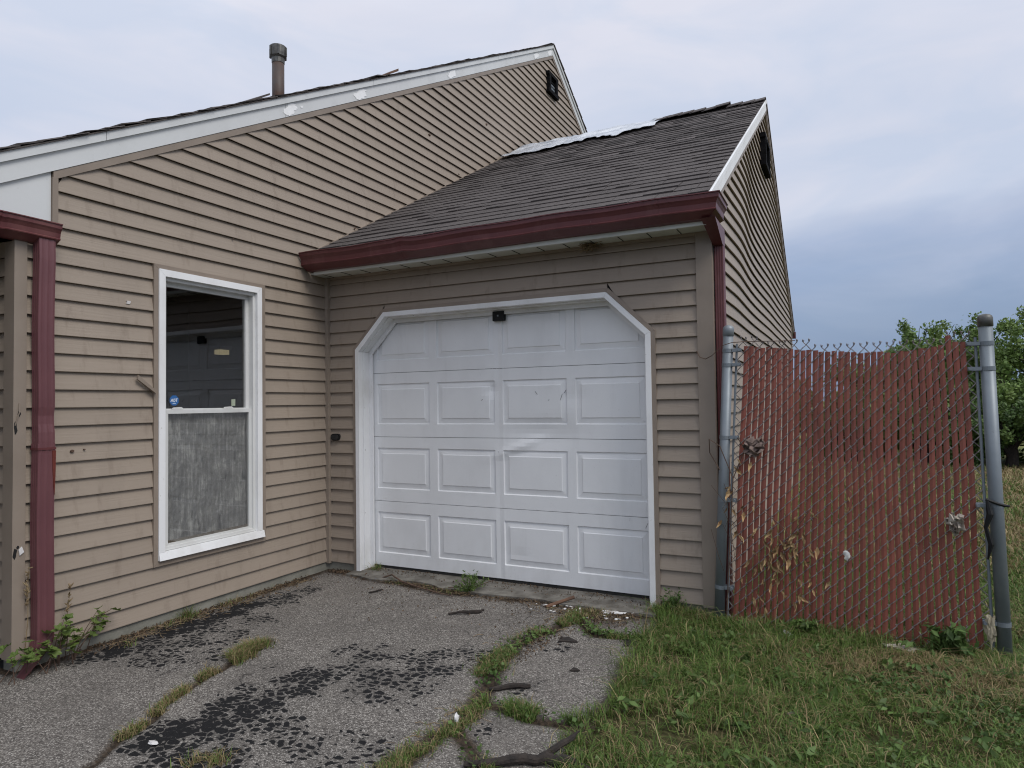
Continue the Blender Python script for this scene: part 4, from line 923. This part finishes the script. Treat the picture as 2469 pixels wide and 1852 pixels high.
# field behind
n = 90000; t = RNG.random(n)**1.6; py_ = .3+11*t; px_ = 3.3+RNG.random(n)*(2.5+py_*.62)
P = np.stack([px_, py_, np.zeros(n)], 1); dr = np.clip(.55+.5*fbm(px_*.8, py_*.8)-.45*np.exp(-((py_-1.2)/1.0)**2), .1, .95)
blades('field_grass', P, RNG.uniform(.03, .08, n)*(1+.1*py_), RNG.uniform(.004, .008, n)*(1+.22*py_), RNG.uniform(.3, 1.4, n), gcol(P, dr), 'yellowing field grass behind the slatted fence')
# grass in the driveway cracks
def along(pts, n, w):
    seg = np.array(pts); L = np.hypot(*np.diff(seg, axis=0).T); i = RNG.choice(len(L), n, p=L/L.sum()); t = RNG.random(n)[:, None]
    return seg[i]*(1-t)+seg[i+1]*t+RNG.normal(size=(n, 2))*w
parts = []; LOWC = CRACK[7:]
for pts, n, w, hm, dr in ((CRACK[1:8], 9000, .042, .050, .38), (LOWC, 7500, .036, .045, .42), (BRANCH, 3800, .030, .068, .18), ([(x_, y_) for y_, x_ in EDGE[1:12]], 6500, .055, .075, .15), (CR3, 1300, .03, .05, .3), (LCR[1:4], 4200, .032, .062, .62), (LCR[3:8], 3000, .018, .042, .66), ([(1.66,-2.62),(1.74,-2.58)], 500, .03, .05, .75), (RCR, 1600, .03, .04, .3),
                          ([(.24,-1.95),(.10,-1.75),(.06,-1.2),(.06,-.6)], 900, .025, .05, .6), ([(.03,-1.5),(.04,-1.36)], 260, .02, .09, .35), ([(.4,-.04),(.9,-.17),(1.5,-.2)], 700, .035, .04, .6), ([(.42,.06),(.48,.05)], 160, .02, .09, .4), ([(2.2,-.3),(2.6,-.25),(2.85,-.1)], 1200, .06, .05, .6), ([(2.85,-.05),(3.0,-.12),(3.2,-.14)], 1500, .05, .10, .35)):
    q = along(pts, n, w); g = fbm(q[:, 0]*8, q[:, 1]*8); q = q[g > (-.3 if pts is LOWC else -.02)]; parts.append((q, hm, dr))
P = np.concatenate([np.concatenate([q, np.full((len(q), 1), -.006)], 1) for q, _, _ in parts]); H = np.concatenate([RNG.uniform(.35, 1.25, len(q))*h for q, h, _ in parts]); D = np.concatenate([np.full(len(q), d) for q, _, d in parts])
blades('crack_grass', P, H, RNG.uniform(.0022, .0045, len(P)), RNG.uniform(.2, 1.3, len(P)), gcol(P, D), 'tufts of grass growing in the driveway cracks')
# clover and broad leaves in the lawn and cracks
n = 30000; px_ = RNG.uniform(2.8, 5.6, n); py_ = RNG.uniform(-2.8, -.02, n); m_ = (px_ > edge_x(py_)) & (fbm(px_*2.6+30, py_*2.6) > .02)
q = np.concatenate([np.stack([px_, py_], 1)[m_], along(CRACK[2:7], 420, .04), along(BRANCH, 90, .03), along(CR3, 90, .03), along(RCR, 260, .04)])
C = np.concatenate([q, RNG.uniform(.008, .035, (len(q), 1))], 1); V, F = leaf_cloud(C, np.tile([0, 0, 1.2], (len(C), 1)), .022, .8)
o = np_mesh('clover', V, F, M['leafB']); o['kind'] = 'stuff'; o['label'] = 'small clover leaves among the lawn grass'; o['category'] = 'clover'
cw = np.stack([RNG.uniform(2.95, 5.2, 120), RNG.uniform(-2.6, -.1, 120)], 1); cw = cw[cw[:, 0] > edge_x(cw[:, 1])+.05]
q = np.repeat(cw, 16, 0)+RNG.normal(size=(len(cw)*16, 2))*.03; C = np.concatenate([q, RNG.uniform(.02, .06, (len(q), 1))], 1); V, F = leaf_cloud(C, np.tile([0, 0, 1.4], (len(C), 1)), .05, .45)
o = np_mesh('broadleaf_weeds', V, F, M['leafB']); o['kind'] = 'stuff'; o['label'] = 'broad leaved weeds scattered through the lawn'; o['category'] = 'weeds'
# straw and dead bits on the ground
sw_ = MB()
spots = [((.45,-.02),(1.5,-.16),130,.06), ((.1,-1.9),(.1,-.4),260,.05), ((2.2,-.35),(2.75,-.2),120,.09), ((2.1,-1.0),(2.4,-.5),50,.08), ((3.4,-.5),(4.6,-.5),160,.2), ((3.2,-.2),(4.7,-.1),120,.09), ((2.4,-2.1),(2.4,-1.6),50,.05), ((1.1,-.2),(2.8,-.18),60,.04)]
for a, b, n, w in spots:
    for i in range(n):
        t = random.random(); x = a[0]+(b[0]-a[0])*t+random.gauss(0, w); y = a[1]+(b[1]-a[1])*t+random.gauss(0, w); L = random.uniform(.02, .09); an = random.uniform(0, 6.28); z = .008 if x < 2.9 else random.uniform(.01, .04)
        sw_.tube([(x, y, z), (x+L*.5*math.cos(an), y+L*.5*math.sin(an), z+.006), (x+L*math.cos(an+.2), y+L*math.sin(an+.2), z+random.uniform(-.002, .006))], random.uniform(.0008, .0018), 3)
o = sw_.build('straw_litter', M['straw']); o['kind'] = 'stuff'; o['label'] = 'scattered straw and dry stalks on the ground'; o['category'] = 'straw'
# dark crumbs and leaf litter along the wall and threshold
C = []
for a, b, n, w in (((.06,-2.1),(.07,-.3),1500,.045), ((.1,-.05),(.9,-.12),1300,.05), ((.9,-.17),(2.7,-.22),1200,.05), ((2.3,-.4),(2.7,-.25),900,.1), ((2.25,-1.3),(2.35,-.7),600,.05), ((.6,-.4),(2.4,-.5),250,.2)):
    t = RNG.random((n, 1)); q = np.array(a)*(1-t)+np.array(b)*t+RNG.normal(size=(n, 2))*w; C.append(np.concatenate([q, RNG.uniform(.006, .016, (n, 1))], 1))
q = np.stack([RNG.uniform(.38, 2.8, 900), .10-np.abs(RNG.normal(size=900))*.09], 1); q = q[fbm(q[:, 0]*5, q[:, 1]*9) > -.1]; C.append(np.concatenate([q, RNG.uniform(.032, .042, (len(q), 1))], 1))
V, F = leaf_cloud(np.concatenate(C), np.tile([0, 0, 1.5], (sum(map(len, C)), 1)), .016, .6)
o = np_mesh('leaf_litter', V, F, M['litter']); o['kind'] = 'stuff'; o['label'] = 'crumbled brown leaf litter along the walls and threshold'; o['category'] = 'leaf litter'

# ------------------------------------------------------------------ plants as things
def leaf_mesh(name, mat, lobed=True, curl=.25):
    if lobed:
        n = 14; out = [(.4+.5*(1+.28*math.cos(5*2*math.pi*i/n))*math.cos(2*math.pi*i/n), .5*(1+.28*math.cos(5*2*math.pi*i/n))*math.sin(2*math.pi*i/n)) for i in range(n)]
    else: out = [(0, 0), (.14, .13), (.36, .25), (.55, .21), (.80, .10), (1.08, 0), (.76, -.14), (.58, -.19), (.33, -.27), (.12, -.12)]
    n = len(out); V = [(.42, 0, -.10 if not lobed else -.03)]
    for i, (x, y) in enumerate(out): V.append((x, y*(1-.35*abs(curl)*(not lobed)), curl*((x-.4)**2*.8+y*y*2.2)*(1 if lobed else 1.0)+.05*math.sin(3*i)))
    me = bpy.data.meshes.new(name); me.from_pydata(V, [], [(0, i+1, (i+1) % n+1) for i in range(n)]); me.materials.append(mat); return me
def put_leaf(me, parent, p, size, rot):
    o = bpy.data.objects.new('leaf', me); link(o, parent); o.matrix_local = Matrix.Translation(p) @ rot @ Matrix.Scale(size, 4); return o
from mathutils import Euler
vine = thing('vine_plant', 'green leafy vine weed tangled round the foot of the porch downspout', 'vine', loc=(0, 0, 0))
vl = [leaf_mesh('leaf', M['vineleaf'], True, c) for c in (.15, .4, -.2)]
vs_ = MB(); 
for i in range(26):
    x, y = random.choice([(.10,-2.45), (.12,-2.3), (.05,-2.15), (.16,-2.52), (.1,-2.2), (.0,-2.55)]); p0 = Vector((x+random.gauss(0, .04), y+random.gauss(0, .05), 0)); d = Vector((random.uniform(-.2, .7), random.uniform(-.6, .8), random.uniform(.4, 1.6))).normalized()*random.uniform(.10, .30)
    pts = [p0, p0+d*.5+Vector((0, 0, .03)), p0+d]; pts = [Vector((max(q.x, .04) if q.y > FRONT-.05 else q.x, q.y, q.z)) for q in pts]
    vs_.tube(pts, [.0025, .002, .001], 5)
    for t in (.45, .7, .95, 1.0):
        if random.random() < .85:
            q = pts[0].lerp(pts[1], t*2) if t < .5 else pts[1].lerp(pts[2], t*2-1)
            put_leaf(random.choice(vl), vine, q, random.uniform(.03, .062), Euler((random.uniform(-.6, .6), random.uniform(-.5, .7), random.uniform(0, 6.28))).to_matrix().to_4x4())
pts = [Vector(q) for q in ((.08,-2.2,.02), (.09,-2.1,.10), (.08,-2.0,.19), (.09,-1.93,.215))]; vs_.tube(pts, .002, 5)
for q in pts[1:]+[Vector((.09,-2.02,.14)), Vector((.1,-2.07,.12))]: put_leaf(vl[0], vine, q, .055, Euler((random.uniform(-.5, .5), random.uniform(-.2, .8), random.uniform(0, 6))).to_matrix().to_4x4())
vs_.build('stem', M['twig'], vine)
# dry seed stalks beside the downspout
def stalk(base, top, label):
    t = thing('dry_stalk', label, 'stalk', 'dry stalks by the porch downspout', base); b = Vector(base); d = Vector(top)-b
    MB().tube([(0, 0, 0), d*.5+Vector((0, .01, 0)), d], [.003, .002, .001], 5).build('stem', M['straw'], t)
    h = MB()
    for i in range(26):
        c = d*random.uniform(.62, 1.0); e_ = Vector((random.gauss(0, .012), random.gauss(0, .012), random.uniform(.0, .03))); h.tube([c, c+e_*.6, c+e_], [.003, .004, .001], 4)
    h.build('seed_head', M['straw'], t)['kind'] = 'stuff'
stalk((.04,-2.375,0), (.06,-2.365,.55), 'dry straw stalk left of the porch downspout'); stalk((.06,-2.21,.02), (.08,-2.16,.40), 'dry straw stalk right of the porch downspout')
# weeds by the threshold
def weed(loc, r, h, n, label, leaf=.022, mat='vineleaf'):
    t = thing('weed', label, 'weed', 'weeds by the garage wall', loc); s = MB(); C = []
    for i in range(n):
        a = random.uniform(0, 6.28); q = random.uniform(.2, 1); e_ = Vector((r*q*math.cos(a), r*q*math.sin(a), h*random.uniform(.35, 1))); s.tube([(0, 0, 0), e_*.5+Vector((0, 0, .15*h)), e_], [.002, .0015, .001], 4)
        for j in range(9): C.append(e_*random.uniform(.35, 1.05)+Vector((random.gauss(0, .012), random.gauss(0, .012), random.uniform(0, .02))))
    s.build('stem', M['vineleaf'], t); C = np.array(C); C[:, 2] = np.maximum(C[:, 2], .004); V, F = leaf_cloud(C, np.tile([0, 0, 1.0], (len(C), 1)), leaf, .4); np_mesh('foliage', V, F, M[mat], t)
weed((1.47,-.17,.0), .15, .13, 44, 'feathery green weed on the threshold under the middle of the garage door')
weed((2.93,-.07,0), .10, .15, 34, 'dark green weed at the foot of the right door trim', .026, 'leafB')
weed((4.42,-.17,0), .13, .17, 30, 'broad leaved weed at the fence foot near the right post', .06, 'leafB')
weed((3.72,-.15,0), .08, .10, 16, 'low green weed at the fence foot near the dead vine', .05, 'vineleaf')
# dead vine on the fence
dv = thing('dead_vine', 'dead brown vine with curled dry leaves clinging to the left of the slatted fence', 'vine')
dl = [leaf_mesh('leaf', M['deadleaf'], False, c) for c in (.9, 1.4, -1.1, .6)]; s_ = MB()
main = [(3.27,-.12,.02), (3.30,-.125,.5), (3.33,-.13,.9), (3.40,-.11,1.08), (3.36,-.12,1.15)]
s_.tube(main, .0035, 5); s_.tube([(3.30,-.125,.6), (3.45,-.105,.75), (3.62,-.105,.6), (3.70,-.105,.4)], .0025, 5); s_.tube([(3.45,-.105,.0), (3.50,-.105,.3), (3.55,-.105,.55)], .0025, 5); s_.tube([(3.62,-.105,.0), (3.66,-.105,.3), (3.60,-.105,.5), (3.75,-.105,.72)], .0025, 5)
s_.tube([(3.33,-.13,.9), (3.26,-.16,1.10), (3.19,-.12,1.14), (3.18,-.05,1.05), (3.25,-.12,.95)], .003, 5)
for i in range(9):
    x = random.uniform(3.2, 3.35); z = random.uniform(.05, .9); s_.tube([(x, -.12, z), (x+random.uniform(-.05, .05), -.13, z+.1), (x+random.uniform(-.08, .1), -.115, z+.25)], .0015, 4)
s_.build('stem', M['twig'], dv)
def dleaf(x, z, s=None):
    d_ = Vector((random.gauss(0, .55), random.uniform(-.5, .1), -1 if random.random() < .85 else .6)).normalized(); n_ = Vector((random.gauss(0, .5), -1, random.gauss(0, .5))); w_ = n_.cross(d_).normalized(); n_ = d_.cross(w_)
    put_leaf(random.choice(dl), dv, Vector((x, -.106-random.random()*.025, z)), s or random.uniform(.034, .072), Matrix((d_, w_, n_)).transposed().to_4x4())
for i in range(44): dleaf(random.gauss(3.60, .075), random.gauss(.50, .06))
for i in range(26): dleaf(random.gauss(3.58, .09), random.uniform(.12, .45))
for i in range(16): dleaf(random.gauss(3.36, .05), random.uniform(.55, 1.05))
for i in range(10): dleaf(random.gauss(3.74, .05), random.uniform(.2, .75))
for i in range(5): dleaf(random.gauss(3.96, .02), random.uniform(.75, 1.0), .03)
# vine curling from the wall to the left post
tag(MB().tube([(3.11,-.035,1.70), (3.13,-.05,1.66), (3.17,-.06,1.645), (3.22,-.13,1.66), (3.29,-.14,1.72), (3.34,-.13,1.735), (3.42,-.10,1.74), (3.55,-.10,1.735), (3.70,-.10,1.73)], .0026, 5).build('vine_tendril', M['twig']), 'thin dry tendril looping from the garage corner to the left fence post top', 'vine')

# ------------------------------------------------------------------ litter and debris
def wad(name, label, c, r, mat, cat, squash=(1, 1, 1), sub=3, rough=.5):
    bm = bmesh.new(); bmesh.ops.create_icosphere(bm, subdivisions=sub, radius=1)
    sd = random.random()*90
    for v in bm.verts:
        k = 1+rough*float(fbm(np.array(v.co.x*1.7+sd), np.array(v.co.y*1.7+v.co.z*2.1)))+rough*.5*float(vnoise(np.array(v.co.x*5+sd), np.array(v.co.z*5+v.co.y*3)))
        k *= random.uniform(1-rough*.5, 1+rough*.5)
        v.co = Vector((v.co.x*squash[0], v.co.y*squash[1], v.co.z*squash[2]))*k*r
    me = bpy.data.meshes.new(name); bm.to_mesh(me); bm.free(); me.materials.append(mat); o = bpy.data.objects.new(name, me); link(o); o.location = c; return tag(o, label, cat)
def crumple(name, label, c, w, h, mat, cat, n=9):
    V = []; g = RNG.normal(size=(n+1, n+1, 3))
    for j in range(n+1):
        for i in range(n+1):
            u, v = i/n-.5, j/n-.5; k_ = 1-.35*abs(u*v)*4; r_ = g[j, i]
            V.append((c[0]+w*(u*k_+.09*r_[0])+.3*w*v*math.sin(3*u), c[1]-abs(.022*r_[1]+.012*math.sin(7*u+5*v)), c[2]+h*(v*k_+.09*r_[2])-.35*h*u*u))
    o = mesh_obj(name, V, [(j*(n+1)+i, j*(n+1)+i+1, (j+1)*(n+1)+i+1, (j+1)*(n+1)+i) for j in range(n) for i in range(n) if not ((i in (0, n-1)) and (j in (0, n-1)))], mat)
    o.modifiers.new('thick', 'SOLIDIFY').thickness = .0015; return tag(o, label, cat)
crumple('crumpled_paper', 'brown grey crumpled rag caught in the fence near the left post', (3.455,-.105,1.09), .13, .11, M['papergrey'], 'trash')
crumple('crumpled_paper', 'pale crumpled paper caught in the slats near the right post', (4.47,-.105,.70), .075, .115, M['paper'], 'trash')
wad('pebble', 'small white scrap caught in the middle of the fence slats', (3.945,-.1,.48), .018, M['chip'], 'scrap', (.9, .4, 1.3), 2)
wad('foam_chunk', 'yellowed foam chunk wedged at the foot of the right fence post', (4.615,-.10,.15), .042, M['foam'], 'foam', (.55, .55, 1.75), 3, .45)
wad('paper_scrap', 'flattened white paper at the foot of the fence near the right post', (4.19,-.21,.03), .05, M['paper'], 'paper', (1.4, .7, .25), 3, .5)
wad('paper_scrap', 'small white scrap in the grass below the dead vine', (3.62,-.24,.03), .022, M['chip'], 'paper', (1, .7, .8), 2, .7)
wad('paper_scrap', 'tiny pale scrap in the grass near the left fence post', (3.37,-.33,.025), .016, M['chip'], 'paper', (1, .7, .5), 2, .7)
wad('stone', 'grey pebble lying in the lawn at the bottom right', (3.72,-1.27,.022), .02, M['concrete'], 'stone', (1.1, .8, .6), 2, .3)
wad('paper_scrap', 'white flake of paint on the crack grass, lower middle', (2.43,-1.93,.035), .014, M['chip'], 'paint chip', (.6, .8, 1.2), 2, .6)
wad('paper_scrap', 'torn white paper on the ground before the right door trim', (2.57,-.20,.012), .045, M['chip'], 'paper', (1.3, .7, .15), 3, .6)
wad('paint_chip', 'white chip on the black sealcoat at the lower left', (1.37,-2.58,.008), .02, M['chip'], 'paint chip', (1.3, .7, .2), 2, .4)
wad('plastic_scrap', 'small blue plastic scrap by the left end of the threshold', (.63,-.16,.012), .02, M['bluebit'], 'scrap', (1.5, .6, .35), 2, .4)
for i in range(46):
    x, y = random.gauss(2.42, .17), random.gauss(-.27, .09); s = random.uniform(.005, .016); a = random.uniform(0, 3)
    o = MB().prism([(s*math.cos(q+a)*random.uniform(.6, 1.2), s*math.sin(q+a)*random.uniform(.4, 1)) for q in np.linspace(0, 6.28, 7)[:-1]], lambda p, q: (p, q, 0), lambda p, q: (p+.002, q, .004)).build('paint_chip', M['chip'])
    o.location = (x, y, .012); o.rotation_euler = (random.gauss(0, .3), random.gauss(0, .3), 0); tag(o, 'white paint chip scattered on the driveway before the right end of the threshold', 'paint chip', 'paint chips before the threshold')
def fragment(label, x, y, w, d):
    P = [(x+w*math.cos(a)*random.uniform(.6, 1.25), y+d*math.sin(a)*random.uniform(.6, 1.25)) for a in sorted(random.uniform(0, 6.28) if i_ > 2 else i_*2.1 for i_ in range(6))]
    tag(MB().prism(P, lambda a, b: (a, b, .006), lambda a, b: (a, b, .011)).build('shingle_fragment', M['bark']), label, 'shingle', 'shingle fragments on the driveway')
fragment('dark shingle fragment lying right of the main crack near the threshold', 2.47, -.79, .085, .055); fragment('dark shingle fragment lying at the lawn edge right of the cracked slab', 2.86, -.68, .085, .06); fragment('small black fragment in the middle of the right driveway slab', 2.67, -1.17, .03, .022)
def roughen(pts, r, m=3, j=.12):
    P = []; Q = []
    for i in range(len(pts)-1):
        for k_ in range(m):
            t = k_/m; rr_ = r[i]*(1-t)+r[i+1]*t; v = Vector(pts[i]).lerp(Vector(pts[i+1]), t); P.append(v+Vector((random.gauss(0, rr_*j*1.6), random.gauss(0, rr_*j*1.6), random.gauss(0, rr_*j)))); Q.append(rr_*random.uniform(1-j*1.5, 1+j))
    return P+[Vector(pts[-1])], Q+[r[-1]]
def stick(label, pts, r, mat, grp='sticks on the driveway'):
    p2, r2 = roughen(pts, r); tag(MB().tube(p2, r2, 7).build('stick', mat), label, 'stick', grp)
stick('dark crooked stick on the driveway before the middle of the door', [(1.60,-.66,.012), (1.68,-.61,.02), (1.76,-.55,.014), (1.79,-.52,.02)], [.006, .010, .012, .007], M['bark'])
stick('long thin branch lying along the left half of the threshold', [(.62,-.10,.01), (.74,-.11,.05), (.88,-.18,.03), (1.05,-.22,.02), (1.25,-.28,.015), (1.42,-.31,.012)], [.004, .006, .007, .006, .005, .003], M['twig'])
stick('short brown plank leaning on the threshold right of centre', [(2.12,-.26,.01), (2.27,-.12,.055)], [.012, .012], M['wood'])
stick('thin twig on the threshold beside the feathery weed', [(1.3,-.18,.03), (1.5,-.12,.045), (1.62,-.04,.085)], [.003, .003, .002], M['twig'])
stick('short thick dark stick beside the crack, centre bottom', [(2.40,-1.585,.02), (2.49,-1.50,.022), (2.56,-1.46,.018)], [.008, .013, .011], M['bark'])
stick('short thin stick on the driveway left of the door', [(.80,-.47,.01), (.83,-.40,.012), (.84,-.36,.01)], [.006, .007, .004], M['bark'])
br = thing('fallen_branch', 'thick dark fallen branch at the bottom edge of the driveway', 'branch')
MB().tube(*roughen([(2.62,-2.20,.015), (2.74,-2.13,.018), (2.86,-2.06,.022), (2.97,-2.03,.022), (3.06,-2.04,.02), (3.14,-2.08,.015)], [.010, .018, .022, .021, .016, .006]), 10).build('limb', M['bark'], br)
MB().tube(*roughen([(2.88,-2.05,.03), (2.92,-1.98,.045), (2.95,-1.91,.055), (2.97,-1.88,.07)], [.014, .012, .011, .003]), 8).build('limb', M['bark'], br)
tag(MB().tube([(4.61,-.115,.835), (4.66,-.12,.815), (4.69,-.10,.805), (4.715,-.08,.80)], .008, 6).tube([(4.615,-.12,.83), (4.625,-.13,.76), (4.605,-.125,.69), (4.625,-.125,.60), (4.61,-.12,.52)], [.006, .016, .010, .012, .004], 6).build('plastic_strap', M['black']),
    'torn black plastic strap tied round the right fence post', 'strap')
